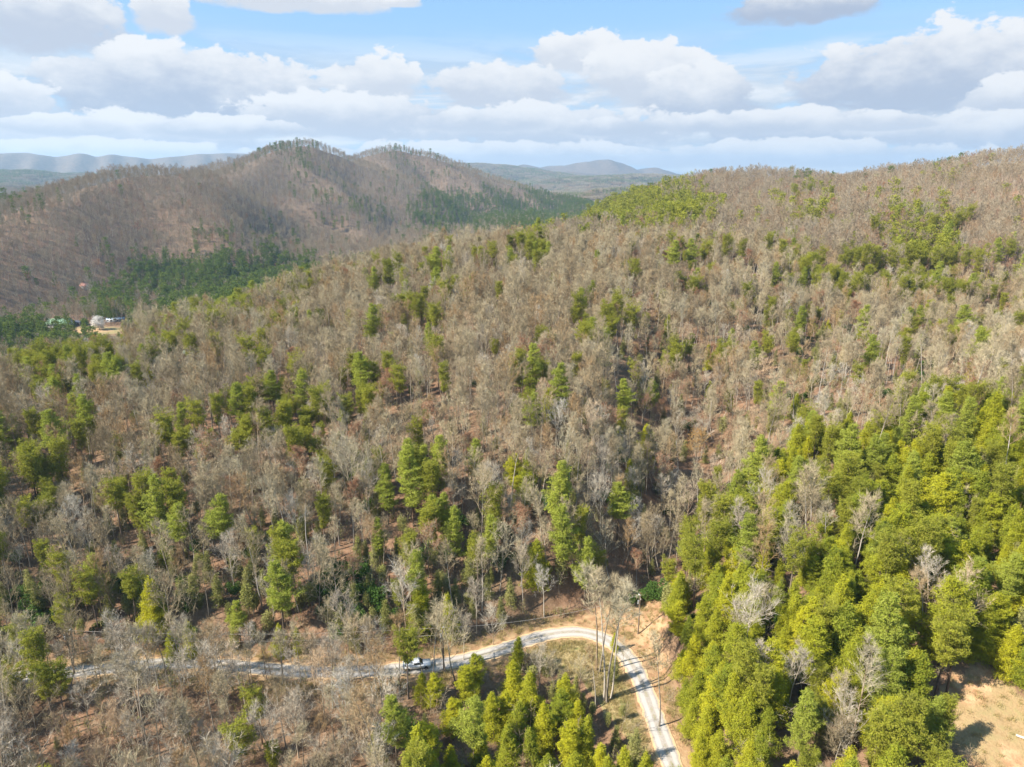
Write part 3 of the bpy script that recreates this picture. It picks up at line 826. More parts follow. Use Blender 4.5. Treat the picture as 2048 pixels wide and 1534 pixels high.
# thin, open woods where the leaf litter shows: (row, first column, last column)
THIN = [(6, 19, 23), (6, 26, 28), (7, 20, 30), (8, 20, 27), (9, 21, 24), (10, 21, 22)]
MAP = [''.join('o' if any(t_[0] == ri and t_[1] <= ci <= t_[2] for t_ in THIN) else ch for ci, ch in enumerate(row)) for ri, row in enumerate(MAP)]
def code_at(px, py):
    c = np.clip((np.asarray(px) // 64).astype(int), 0, 31); r = np.clip((np.asarray(py) // 64).astype(int) - 4, 0, len(MAP) - 1)
    return np.array([MAP[a][b_] for a, b_ in zip(np.atleast_1d(r), np.atleast_1d(c))])
KN = ['bare', 'bud', 'pine', 'wpine', 'hem', 'young', 'laurel', 'gap']
PROB = {  #  bare  bud   pine  wpine hem   young laur  gap
 'b': (.895, .035, .02, .005, .0, .025, .0, .02),
 'o': (.40, .03, .03, .01, .01, .07, .02, .46),
 'm': (.70, .032, .09, .045, .01, .10, .013, .01),
 'n': (.30, .0, .66, .04, .0, .0, .0, .0),
 'p': (.22, .01, .60, .13, .02, .02, .0, .0),
 'h': (.31, .0, .09, .07, .47, .06, .0, .0),
 'u': (.49, .005, .04, .035, .05, .28, .06, .04),
 'd': (.38, .0, .03, .03, .04, .24, .24, .04),
 'c': (.05, .0, .0, .0, .0, .1, .0, .85), 'g': (.15, .0, .0, .0, .02, .1, .0, .73)}
RG = np.random.default_rng(7)
def jitter_grid(d0, d1, sp, azm=None):
    azm = azm or (55 if d1 < 700 else 49)
    s_ = sp; x = np.arange(-d1, d1, s_); y = np.arange(-20, d1, s_)
    gx, gy = np.meshgrid(x, y); gx = gx + RG.uniform(-.5, .5, gx.shape) * s_; gy = gy + RG.uniform(-.5, .5, gy.shape) * s_
    gx, gy = gx.ravel(), gy.ravel(); d = np.hypot(gx, gy); a = np.degrees(np.arctan2(gx, gy))
    k = (d >= d0) & (d < d1) & (np.abs(a) < azm)
    return gx[k], gy[k]
# horizon table for what the ground hides
runmax = np.maximum.accumulate((GZ - CAMZ) / DD, axis=0)
azr = np.radians(az_list)
def hidden(x, y, ztop):
    d = np.hypot(x, y); a = np.arctan2(x, y)
    ii = np.clip(np.searchsorted(d_list, d * 0.985) - 1, 0, nd - 1); jj_ = np.clip(np.searchsorted(azr, a), 0, na - 1)
    return (ztop - CAMZ) / d < runmax[ii, jj_]
HT = dict(pale=19, bare=20, bud=17, pine=20, wpine=24, hem=15, young=8, laurel=3.5, gold=17)
trees = []      # (kind, x, y, z, scale, rot, variant seed)
def blocked(x, y):
    """roads, banks and clearings stay open"""
    o_ = inpoly(x, y, CLEAR) | inpoly(x, y, BANK) | inpoly(x, y, BEND)
    d = np.full(x.shape, 99.); nn_ = np.hypot(x, y) < 330
    d[nn_] = seg_dist(x[nn_], y[nn_], road)[0]
    f_ = np.hypot((x - fx) / 30, (y - fy) / 17) < 1.1
    return o_ | (d < 4.3) | f_
allt = {k: [] for k in KN + ['pale']}
for d0, d1, sp in ((52, 620, 4.0), (620, 1300, 6.4), (1300, 2700, 8.8)):
    x, y = jitter_grid(d0, d1, sp)
    z = H(x, y)
    hd = hidden(x, y, z + 26)
    bl = blocked(x, y)
    k = ~hd & ~bl
    x, y, z = x[k], y[k], z[k]
    cpx, cpy = project(x, y, z + 13)
    # wander the borders of the map a little
    cpx = cpx + (fbm(x / 12, y / 12, 2, 51) - .5) * 90; cpy = cpy + (fbm(x / 12, y / 12, 2, 52) - .5) * 70
    code = code_at(cpx, cpy)
    pr = np.array([PROB[c_] for c_ in code]); cum = np.cumsum(pr, 1); cum /= cum[:, -1:]
    # pines keep together in groups
    u = np.clip(RG.uniform(size=len(x)) * 0.75 + fbm(x / 22, y / 22, 2, 61) * .5 - .125, 0, .9999)
    idx = (u[:, None] > cum).sum(1)
    D_ = np.hypot(x, y)
    for ki, kn in enumerate(KN):
        s_ = np.where(idx == ki)[0]
        if kn == 'gap' or len(s_) == 0: continue
        q = s_ if kn not in ('young', 'laurel') else s_[D_[s_] < 700]
        sc_ = np.clip(RG.normal(1, .2, len(q)), .5, 1.5) * dict(bare=.73, bud=.68, pine=.64, wpine=.62, hem=.68, young=.8, laurel=.9)[kn] * (1 + .18 * np.clip((D_[q] - 500) / 700, 0, 1))
        for a_, s2 in zip(q, sc_): allt[kn].append((x[a_], y[a_], z[a_], s2, RG.uniform(0, 6.283)))
# hemlocks crowd together on the near right slope
x, y = jitter_grid(56, 240, 3.7)
z = H(x, y); k = ~hidden(x, y, z + 16) & ~blocked(x, y); x, y, z = x[k], y[k], z[k]
cpx, cpy = project(x, y, z + 9); code = code_at(cpx + (fbm(x / 12, y / 12, 2, 51) - .5) * 80, cpy + (fbm(x / 12, y / 12, 2, 52) - .5) * 60)
k = (code == 'h') & (RG.uniform(size=len(x)) < .46)
for xx, yy, zz in zip(x[k], y[k], z[k]): allt['hem'].append((xx, yy, zz, float(np.clip(RG.normal(.66, .2), .3, 1.1)), RG.uniform(0, 6.283)))
# sycamores and beeches: paler, broader, mostly low down near the road and the water
for t in list(allt['bare']):
    D_ = math.hypot(t[0], t[1]); p_ = .55 if (D_ < 128 and t[0] < 40) else (.22 if D_ < 260 else .05)
    if D_ < 430 and RG.uniform() < p_:
        allt['bare'].remove(t); allt['pale'].append((t[0], t[1], t[2], t[3] * (1.1 if p_ > .5 else .9), t[4]))
# a second storey of brush under the trees
x, y = jitter_grid(60, 420, 3.7)
z = H(x, y); k = ~hidden(x, y, z + 6) & ~blocked(x, y); x, y, z = x[k], y[k], z[k]
cpx, cpy = project(x, y, z + 3)
code = code_at(cpx, cpy)
pu = np.array([dict(b=.06, o=.07, m=.13, n=.2, p=.15, h=.30, u=.80, d=.95, c=.08, g=.15)[c_] for c_ in code]) * (0.4 + 1.2 * fbm(x / 18, y / 18, 2, 71))
k = RG.uniform(size=len(x)) < pu
for xx, yy, zz, cc_ in zip(x[k], y[k], z[k], code[k]):
    w = RG.uniform()
    kn = 'laurel' if w < (dict(d=.62, u=.22, h=.12).get(cc_, .16)) else 'young'
    allt[kn].append((xx, yy, zz, float(np.clip(RG.normal(.72 if kn == 'young' else .85, .2), .3, 1.2)), RG.uniform(0, 6.283)))

# ------------------------------------------------------------------ trees and things that stand out, on their own spots
TOPS = {
 'wpine': [(1065,680,28),(1122,722,26),(720,700,27),(742,604,26),(820,885,29),(770,925,22),(1120,915,27),(1250,755,22),(857,640,20),(470,760,24),(540,738,22),
   (300,945,27),(745,530,22),(1350,478,24),(1385,474,24),(870,490,24),(2000,474,22),(1555,520,20),(1610,532,20),(600,735,24),(1830,785,24),(1940,788,22),(905,1008,22),
   (435,985,24),(1845,665,18),(1860,640,16),(1240,960,22),(945,1395,20),(1620,1370,20)],
 'pine': [(430,790,22),(395,800,22),(800,728,22),(885,725,22),(1000,563,20),(60,820,20),(60,905,24),(110,880,24),(225,960,22),(640,990,20),(800,505,22),(775,520,22),
   (1040,465,22),(1060,478,22),(1075,500,20),(985,485,20),(960,492,20),(890,560,20),(850,572,20),(830,600,20),(840,590,20),(1410,480,22),(1455,470,22),(1485,480,20),(1650,495,20),(1715,495,22),(1735,490,22),(1760,492,22),(1790,495,22),
   (1820,488,22),(1845,492,22),(1880,495,22),(1905,488,23),(1935,497,22),(1960,500,22),(1700,500,20),(1940,408,24),(1915,423,22),(1870,430,22),(1750,432,23),(1590,370,24),(1620,368,24),(1598,382,22),(1665,372,22),(1540,468,20),
   (30,705,22),(60,692,22),(100,690,22),(150,682,22),(185,668,20),(245,642,22),(290,622,22),(330,676,20),(520,660,20),(150,840,20),(810,1262,20),(80,1322,19),(105,1326,19),(20,1240,18),(510,1372,17),(540,1490,14),
   (1415,965,21),(1400,1075,22),(1440,1040,22),(1595,1065,22),(1930,1225,22),(1990,570,20),(2010,585,20),(1535,620,16),(1150,620,16),(990,680,15),(1640,830,20),(1665,850,20),(2030,480,20),(455,470,20),(1270,520,20),(1900,1240,21),(640,620,18),(610,570,20)],
 'hem': [(375,1235,12),(843,1337,10),(340,1255,10),(555,1245,11),(590,1250,9),(1060,1330,15),(1130,1335,15),(1025,1310,14),(985,1370,14),(930,1330,12),(865,1350,11),(1090,1400,15),(1010,1440,15),(1175,1430,14),(1250,1490,15),(1230,1265,6),(1035,1270,11),(1150,1490,15),
   (1990,820,17),(1705,815,16),(1410,1180,14),(1360,1200,12),(950,1310,12),(1380,1230,10),(1370,1290,10),(1375,1350,9),(905,1400,12),(1060,1450,14),(1120,1380,14),(960,1450,13),(1200,1480,14),(1140,1440,14),(1095,1495,14),(1010,1370,13),(1040,1390,14),(900,1480,12),(1290,1500,13),(1220,1510,13),(975,1500,13),(1160,1395,13),(1395,1260,13),(1400,1330,13),(1420,1400,13),(1385,1400,11),(1430,1270,14),(1440,1450,13),(1405,1460,12)],
 'young': [(700,1120,8),(735,1150,8),(760,1175,7),(530,665,9),(285,1110,8),(225,1080,9),(300,1100,8),(1230,1310,8),(155,1230,8)],
 'pale': [(985,1195,15),(1090,1140,16),(925,1240,13),(240,1215,14),(740,1300,15),(600,1310,14),(1590,1300,17),(1530,1290,16),(1270,1000,14)],
 'bud': [(1355,480,17),(1500,500,16),(1290,790,16),(1270,500,16),(1330,500,16),(880,520,15),(835,545,15),(960,510,15),(1560,700,14)],
}
BASES = {'hem': [(px_, py_, .55 + ((px_ * 7) % 30) / 100) for px_, py_ in [(1440,1400),(1475,1425),(1505,1450),(1460,1465),(1525,1410),(1545,1455),(1490,1485),(1425,1440),(1530,1495),(1560,1430),(1450,1435),(1500,1395),(1420,1380),(1465,1380)]],
 'pine': [(1480,1450,.7),(1515,1475,.65)], 'young': [(1090,1350,.5),(1120,1370,.4),(1150,1400,.6),(1185,1440,.5),(1075,1340,.4),(1215,1460,.5),(1165,1425,.5),(1245,1440,.45),(1230,1500,.6),(1105,1400,.5)],
 'pale': [(px_, 1362 + (px_ * 7) % 23, .52 + (px_ * 13 % 30) / 100) for px_ in range(70, 800, 62)],
 'bare': [(px_, 1358 + (px_ * 5) % 27, .5 + (px_ * 11 % 30) / 100) for px_ in range(40, 820, 33)] + [(1193,1342,1.15,3),(1199,1345,1.05,1),(1207,1402,1.2,3),(1214,1405,1.25,3),(1221,1398,1.15,1),(1318,1455,.85,3),(1190,1420,.6),(866,1352,.75),(892,1348,.72),(845,1355,.6),(1110,1400,.5),(1160,1385,.45),(1250,1350,.4)],
 'laurel': [(700,1180,1.3),(725,1160,1.2),(755,1215,1.2),(690,1150,1.1),(770,1240,1.0),(740,1195,1.1),(1290,1205,1.0),(1260,1215,.9),(1330,1200,1.1),(1310,1195,1.0)]}
notable = []
for kn, lst in TOPS.items():
    for px, py, h_ in lst:
        h_ = h_ * (.76 if py > 560 else .9)
        x_, y_, z_ = hit(px, py, h_)
        notable.append((kn, (x_, y_, z_, h_ / kinds[kn].h0, RG.uniform(0, 6.28))))
for px, py in [(1385, 865)]:
    x_, y_, z_ = hit(px, py, 18); notable.append(('gold', (x_, y_, z_, 18 / 19, 1.0)))
for kn, lst in BASES.items():
    for px, py, s_, *v_ in lst:
        x_, y_, z_ = hit(px, py); notable.append((kn, (x_, y_, z_, s_, RG.uniform(0, 6.28), *v_)))
# keep the view open towards them, as it is in the photograph
KEEP = []     # (px0, py0, px1, py1, distance): nothing nearer may cover this
for kn, t in notable:
    if kn in ('bare', 'pale', 'young', 'laurel'): continue
    hh = kinds[kn].h0 * t[3]
    a_ = project(t[0], t[1], t[2] + hh); b_ = project(t[0], t[1], t[2] + hh * .45)
    KEEP.append((a_[0] - 9, a_[1], a_[0] + 9, b_[1], math.hypot(t[0], t[1]), 26.0))
HOUSES = {'green': (122, 655, 655), 'red': (172, 578, 720), 'shed': (232, 643, 680), 'dark': (158, 653, 660), 'white': (455, 533, 900), 'pale': (305, 712, 330), 'teal': (396, 712, 350), 'cabin': (30, 700, 560)}
KEEP += [(100, 634, 250, 668, 640, 400.0), (160, 566, 186, 584, 700, 160.), (448, 524, 464, 536, 880, 300.), (15, 680, 70, 700, 555, 150.)]
roadkeep = [(840, 1045, 1290, 1345), (1040, 1340, 1245, 1400), (1255, 1400, 1300, 1560)]
roadpts = np.array([p for p in road if True])
rpx, rpy = project(roadpts[:, 0], roadpts[:, 1], np.full(len(roadpts), RZ))
okr = (rpx > 855) & (rpx < 1400) & (rpy < 1540)
bendc = [(p_, q_) for p_, q_ in zip(rpx[okr], rpy[okr])] + [(1150,1300),(1180,1330),(1210,1350),(1120,1300),(1290,1230),(1300,1280),(1310,1330),(1300,1250),(1270,1250),(1990,1450),(2020,1500),(1935,1400),(1960,1375),(1985,1410),(2030,1440),(2000,1520),(1950,1430),(1975,1480),(2040,1520),(1950,1460)]
bendc = np.array(bendc)
def clear_view(kn, lst):
    if not lst: return lst
    A_ = np.array(lst); hh = HH0[kn] * A_[:, 3]
    D_ = np.hypot(A_[:, 0], A_[:, 1])
    tx, ty = project(A_[:, 0], A_[:, 1], A_[:, 2] + hh); bx, by = project(A_[:, 0], A_[:, 1], A_[:, 2] + hh * (.3 if kn in ('bare', 'bud', 'pale') else .15))
    wd = np.where(D_ > 0, {'pale': 2.6, 'bare': 2.4, 'bud': 2.4, 'pine': 3, 'wpine': 3.6, 'hem': 2.6, 'young': 1.6, 'laurel': 2.2}[kn] * A_[:, 3] * F / np.maximum(D_, 1), 0)
    bad = np.zeros(len(lst), bool)
    for x0, y0, x1, y1, d_, dep in KEEP:
        bad |= (D_ < d_ + 2.5) & (D_ > d_ - dep) & (tx + wd > x0) & (tx - wd < x1) & (ty < y1) & (by > y0)
    # the bend and its bank are seen in the open
    near_ = D_ < 150
    for cx, cy in bendc:
        bad |= near_ & (tx + wd > cx - 5) & (tx - wd < cx + 5) & (ty < cy + 4) & (by > cy - 4)
    for kn2, t in notable:
        bad |= (np.hypot(A_[:, 0] - t[0], A_[:, 1] - t[1]) < (3.2 if kn2 not in ('laurel', 'young') else 1.8))
    return [t for t, b_ in zip(lst, bad) if not b_]
HH0 = {k: v.h0 for k, v in kinds.items()}
for kn in list(allt): allt[kn] = clear_view(kn, allt[kn])

# ------------------------------------------------------------------ individuals and woods
def in_view(t, h):
    px, py = project(t[0], t[1], t[2] + h * t[3] * .75)
    return (px > -20) & (px < 2068) & (py > 250) & (py < 1560)
HH = {k: v.h0 for k, v in kinds.items()}
LIMIT = dict(pale=110, bare=185, pine=190, wpine=150, hem=260, young=270, laurel=230, bud=60)
single = [(kn, t) for kn, t in notable]
rest = {}
NN = {k: sum(1 for q in notable if q[0] == k) for k in list(HH)}
for kn, lst in allt.items():
    if not lst: continue
    A_ = np.array(lst)
    vis = np.array([in_view(t, HH[kn]) for t in lst]) & ~hidden(A_[:, 0], A_[:, 1], A_[:, 2] + HH[kn] * A_[:, 3] * .8)
    size = HH[kn] * A_[:, 3] / np.hypot(np.hypot(A_[:, 0], A_[:, 1]), CAMZ)
    order = np.argsort(-np.where(vis, size, -1))
    take = [o_ for o_ in order[:LIMIT[kn] - NN[kn]] if vis[o_]]
    ts_ = set(take)
    single += [(kn, lst[o_]) for o_ in take]
    rest[kn] = [lst[o_] for o_ in range(len(lst)) if o_ not in ts_]
print('individual', len(single), {k: len(v) for k, v in rest.items()})

ORD = 'first second third fourth fifth sixth seventh eighth ninth tenth eleventh twelfth thirteenth fourteenth fifteenth sixteenth seventeenth eighteenth nineteenth twentieth'.split()
SHAPE = {'pale': ['pale barked', 'broad pale barked', 'tall pale barked'], 'bare': ['upright grey', 'narrow grey', 'broad pale', 'slender tall', 'wide branching', 'thin crowned'], 'bud': ['reddish budding', 'rosy budding'], 'gold': ['golden orange budding'],
 'pine': ['round topped', 'olive green', 'flat topped', 'narrow green'], 'wpine': ['feathery green', 'full green', 'open crowned'], 'hem': ['cone shaped', 'narrow yellow green', 'broad yellow green', 'loosely branched'],
 'young': ['small conical', 'slim', 'bushy olive'], 'laurel': ['dark green', 'tall dark green', 'spreading dark']}
NOUN = {'pale': 'bare tree', 'bare': 'bare tree', 'bud': 'tree', 'gold': 'tree', 'pine': 'pine', 'wpine': 'tall pine', 'hem': 'hemlock', 'young': 'sapling', 'laurel': 'shrub'}
def zone(px, py):
    c_ = ['far left', 'left', 'centre left', 'centre', 'centre right', 'right', 'far right'][int(np.clip(px // 293, 0, 6))]
    rows = [(400, 'on the skyline ridge'), (480, 'on the far slope'), (540, 'along the ridge crest'), (610, 'just below the ridge crest'), (680, 'on the upper slope'), (760, 'high on the main slope'),
            (840, 'on the middle slope'), (920, 'low on the middle slope'), (1000, 'on the lower slope'), (1080, 'above the hollow'), (1160, 'at the slope foot'), (1230, 'just above the gravel road'), (1310, 'level with the gravel road'), (1400, 'just below the gravel road'), (9999, 'at the bottom edge')]
    r_ = next(n_ for y_, n_ in rows if py < y_)
    return r_ + ', ' + c_
lab_key = {}; lab_of = {}
def var_of(i, kn):
    if len(single[i][1]) > 5: return single[i][1][5]
    return int(_h(np.int64(i), np.int64(5), 3) * 97) % len(kinds[kn].parts)
for i, (kn, t) in enumerate(single):
    px, py = project(t[0], t[1], t[2] + HH0[kn] * t[3] * .7)
    key = (SHAPE[kn][var_of(i, kn)] + ' ' + NOUN[kn], zone(float(px), float(py)))
    lab_key.setdefault(key, []).append((float(px), i))
for (a_, z_), lst in lab_key.items():
    lst.sort()
    for r_, (px, i) in enumerate(lst):
        lab_of[i] = a_ + ' ' + z_ if len(lst) == 1 else '%s %s, %s from left' % (a_, z_, ORD[min(r_, 19)])
GRP = {'pale': 'bare trees on the slopes', 'bare': 'bare trees on the slopes', 'bud': 'budding trees', 'gold': 'budding trees', 'pine': 'pines among the bare trees', 'wpine': 'tall feathery pines', 'hem': 'hemlocks on the near slope', 'young': 'saplings under the trees', 'laurel': 'evergreen shrubs under the trees'}
def label_of(kn, t, i): return lab_of[i], GRP[kn]


def plant(kn, t, label, group, var):
    K = kinds[kn]; tm, cm = K.parts[var % len(K.parts)]
    x, y, z, s_, rz = t[:5]
    e = empty(K.name, (x, y, z), rz); e.scale = (s_, s_, s_)
    tag(e, label, K.cat, group)
    obj('trunk' if kn not in ('laurel',) else 'stems', tm, e); obj('crown' if kn != 'laurel' else 'foliage', cm, e)
    return e
for i, (kn, t) in enumerate(single):
    lab, grp = label_of(kn, t, i)
    plant(kn, t, lab, grp, var_of(i, kn))

def scatter(name, label, cat, meshes, pts, hscale=None):
    """many trees of a wood as ONE object: a point cloud whose points carry the tree shapes"""
    col = bpy.data.collections.new(name + '_shapes')
    for a_, m in enumerate(meshes):
        o = bpy.data.objects.new('shape%02d' % a_, m); col.objects.link(o)
    P = np.array(pts)
    me = bpy.data.meshes.new(name); me.vertices.add(len(P)); me.vertices.foreach_set('co', P[:, :3].astype(np.float32).ravel())
    for nm_, tp_, vals in (('siz', 'FLOAT', P[:, 3]), ('rotz', 'FLOAT', P[:, 4]), ('which', 'INT', RG.integers(0, len(meshes), len(P)))):
        at_ = me.attributes.new(nm_, tp_, 'POINT'); at_.data.foreach_set('value', vals.astype(np.float32 if tp_ == 'FLOAT' else np.int32))
    o = obj(name, me); tag(o, label, cat, kind='stuff')
    ng = bpy.data.node_groups.new(name, 'GeometryNodeTree')
    ng.interface.new_socket('Geometry', in_out='INPUT', socket_type='NodeSocketGeometry')
    ng.interface.new_socket('Geometry', in_out='OUTPUT', socket_type='NodeSocketGeometry')
    nn = ng.nodes; lk = ng.links
    gi = nn.new('NodeGroupInput'); go = nn.new('NodeGroupOutput')
    ip = nn.new('GeometryNodeInstanceOnPoints'); ci = nn.new('GeometryNodeCollectionInfo')
    ci.inputs['Collection'].default_value = col; ci.inputs['Separate Children'].default_value = True; ci.inputs['Reset Children'].default_value = True
    def attr(nm_, dt):
        a_ = nn.new('GeometryNodeInputNamedAttribute'); a_.data_type = dt; a_.inputs['Name'].default_value = nm_; return a_.outputs[0]
    lk.new(gi.outputs[0], ip.inputs['Points']); lk.new(ci.outputs[0], ip.inputs['Instance'])
    ip.inputs['Pick Instance'].default_value = True
    lk.new(attr('which', 'INT'), ip.inputs['Instance Index'])
    cx = nn.new('ShaderNodeCombineXYZ'); lk.new(attr('rotz', 'FLOAT'), cx.inputs[2]); lk.new(cx.outputs[0], ip.inputs['Rotation'])
    cs = nn.new('ShaderNodeCombineXYZ')
    sz = attr('siz', 'FLOAT')
    for q in range(3): lk.new(sz, cs.inputs[q])
    lk.new(cs.outputs[0], ip.inputs['Scale'])
    lk.new(ip.outputs[0], go.inputs[0])
    md = o.modifiers.new('trees', 'NODES'); md.node_group = ng
    return o
HOUSE_AT = [hit(q[0], q[1]) for q in HOUSES.values()]
near = {}; far = {}
for kn, lst in rest.items():
    near[kn] = [t for t in lst if math.hypot(t[0], t[1]) < 430]
    far[kn] = [t for t in lst if math.hypot(t[0], t[1]) >= 430]
STUFF = dict(pale=('pale_woods', 'pale barked leafless trees scattered through the near forest', 'woods'), bare=('bare_woods', 'grey leafless hardwood forest covering the slopes and ridges', 'woods'),
 bud=('budding_woods', 'reddish budding trees scattered through the far bare forest', 'woods'),
 pine=('pine_woods', 'olive green pines scattered through the bare forest on the far slopes', 'woods'),
 wpine=('white_pine_woods', 'tall feathery pines standing above the far bare forest', 'woods'),
 hem=('hemlock_woods', 'yellow green hemlocks packed behind the nearer ones on the right slope', 'woods'),
 young=('young_woods', 'small olive green saplings thick under the bare trees', 'undergrowth'),
 laurel=('shrub_thicket', 'dark glossy shrub thicket under the trees on the slope', 'undergrowth'))
for kn, lst in near.items():
    if lst: scatter(STUFF[kn][0], STUFF[kn][1], STUFF[kn][2], kinds[kn].joined, lst)
fl = {'bare': [], 'bud': [], 'pine': [], 'dpine': [], 'wpine': [], 'hem': []}
for kn, lst in far.items():
    for t in lst:
        k2 = kn
        D_ = math.hypot(t[0], t[1])
        if kn in ('young', 'laurel'): k2 = 'hem' ; t = (t[0], t[1], t[2], t[3] * .5, t[4])
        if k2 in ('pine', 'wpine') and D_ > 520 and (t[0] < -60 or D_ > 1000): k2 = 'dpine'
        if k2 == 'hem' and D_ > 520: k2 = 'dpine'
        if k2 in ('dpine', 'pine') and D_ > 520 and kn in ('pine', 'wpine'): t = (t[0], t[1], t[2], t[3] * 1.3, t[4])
        fl['bare' if k2 == 'pale' else k2].append(t)
x, y = jitter_grid(480, 1700, 6.5)
z = H(x, y); k = ~hidden(x, y, z + 14) & ~blocked(x, y); x, y, z = x[k], y[k], z[k]
cpx, cpy = project(x, y, z + 9); code = code_at(cpx + (fbm(x / 40, y / 40, 2, 51) - .5) * 60, cpy + (fbm(x / 40, y / 40, 2, 52) - .5) * 40)
k = np.isin(code, ['p', 'n']) & (RG.uniform(size=len(x)) < np.where(x < 40, .40, .17) * (.2 + 1.6 * fbm(x / 60, y / 60, 2, 57)))
for xx, yy, zz in zip(x[k], y[k], z[k]):
    if not any(abs(xx - q[0]) < 14 and abs(yy - q[1]) < 14 for q in HOUSE_AT): fl['dpine' if (xx < -60 or math.hypot(xx, yy) > 1000) else 'pine'].append((xx, yy, zz, float(RG.uniform(.6, 1.05)), RG.uniform(0, 6.28)))
FARN = dict(bare=('far_bare_woods', 'grey brown leafless forest on the hills across the valley'), bud=('far_budding_woods', 'faint red budding trees on the far hills'),
 pine=('far_pine_woods', 'bright green pine stands along the far right ridge'), dpine=('valley_pine_woods', 'dark green pine stands in the valley and on the far hills'),
 wpine=('far_white_pine_woods', 'tall pines rising over the middle ridge'), hem=('far_sapling_woods', 'small green saplings on the middle ridge'))
for k2, lst in fl.items():
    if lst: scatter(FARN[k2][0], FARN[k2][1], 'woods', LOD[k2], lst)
x, y = jitter_grid(2600, 7200, 44, 42)
z = H(x, y); k = ~hidden(x, y, z + 22); x, y, z = x[k], y[k], z[k]
gcode = fbm(x / 260, y / 260, 3, 91)
x, y = jitter_grid(56, 470, 3.1)
z = H(x, y); k = ~hidden(x, y, z + 6) & ~blocked(x, y); x, y, z = x[k], y[k], z[k]
cpx, cpy = project(x, y, z + 3); code = code_at(cpx, cpy)
k = RG.uniform(size=len(x)) < np.array([dict(b=.55, o=.09, m=.45, n=.4, p=.35, h=.3, u=.6, d=.6, c=.3, g=.4)[c_] for c_ in code]) * (.35 + 1.3 * fbm(x / 15, y / 15, 3, 95))
scatter('brush', 'thin leafless saplings and brush between the taller trees', 'undergrowth', BRUSH, [(a_, b_, c_, float(RG.uniform(.5, 1.5)), RG.uniform(0, 6.28)) for a_, b_, c_ in zip(x[k], y[k], z[k])])
x, y = jitter_grid(2600, 7200, 44, 42)
z = H(x, y); k = ~hidden(x, y, z + 22); x, y, z = x[k], y[k], z[k]
scatter('distant_woods', 'hazy forest covering the low hills and valley floor far away', 'woods', [PATCH[0], PATCH[2]], [(a_, b_, c_ - 1, 1.0, RG.uniform(0, 6.28)) for a_, b_, c_, q in zip(x, y, z, gcode) if q <= .52])
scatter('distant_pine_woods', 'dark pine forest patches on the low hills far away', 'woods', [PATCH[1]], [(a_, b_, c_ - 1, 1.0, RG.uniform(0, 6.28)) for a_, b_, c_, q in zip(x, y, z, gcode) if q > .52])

# ------------------------------------------------------------------ poles, wires, vehicle, houses
def plain(name, col, rough=0.6, spec=0.3, metal=0.0, nscale=2.0, var=0.25):
    m, b, out = mat(name)
    tcn = b.new('ShaderNodeTexCoord'); nn = b.noise(tcn.outputs['Object'], nscale, 4, 0.6)
    c = b.mix(b.sm(nn, 0.35, 0.7), (col[0] * (1 - var), col[1] * (1 - var), col[2] * (1 - var), 1), (min(col[0] * (1 + var * .5), 1), min(col[1] * (1 + var * .5), 1), min(col[2] * (1 + var * .5), 1), 1))
    p = fin(b, out, c, rough, None, spec); p.inputs['Metallic'].default_value = metal
    return m
M_POLE = plain('weathered_pole', (.20, .15, .11)); M_STEEL = plain('galvanised_steel', (.5, .5, .5), .4, .5, .6)
M_WIRE = plain('wire', (.42, .38, .33), .5); M_WHITE = plain('white_paint', (.82, .82, .82), .25, .6, var=.05); M_GLASS = plain('dark_glass', (.03, .035, .04), .08, .9)
M_RUBBER = plain('rubber', (.03, .03, .03), .8); M_CLAD = plain('pale_cladding', (.55, .52, .48)); M_WOODW = plain('brown_boards', (.18, .12, .08)); M_WGREY = plain('grey_boards', (.3, .3, .3))
M_GREENR = plain('green_metal_roof', (.30, .46, .28), .4, .4, var=.12); M_REDR = plain('faded_red_roof', (.55, .26, .20), .6, var=.15); M_SILVER = plain('silver_metal_roof', (.55, .62, .72), .35, .5, .2, var=.1)
M_DARKR = plain('dark_shingles', (.06, .065, .09), .7); M_WHITER = plain('pale_roof', (.75, .73, .70), .5, var=.1); M_TEAL = plain('teal_roof', (.33, .50, .48), .5, var=.15); M_PINKR = plain('pinkish_roof', (.60, .42, .38), .6, var=.15)
M_LAMP = plain('lamp_cover', (.85, .85, .82), .3)
poletops = []
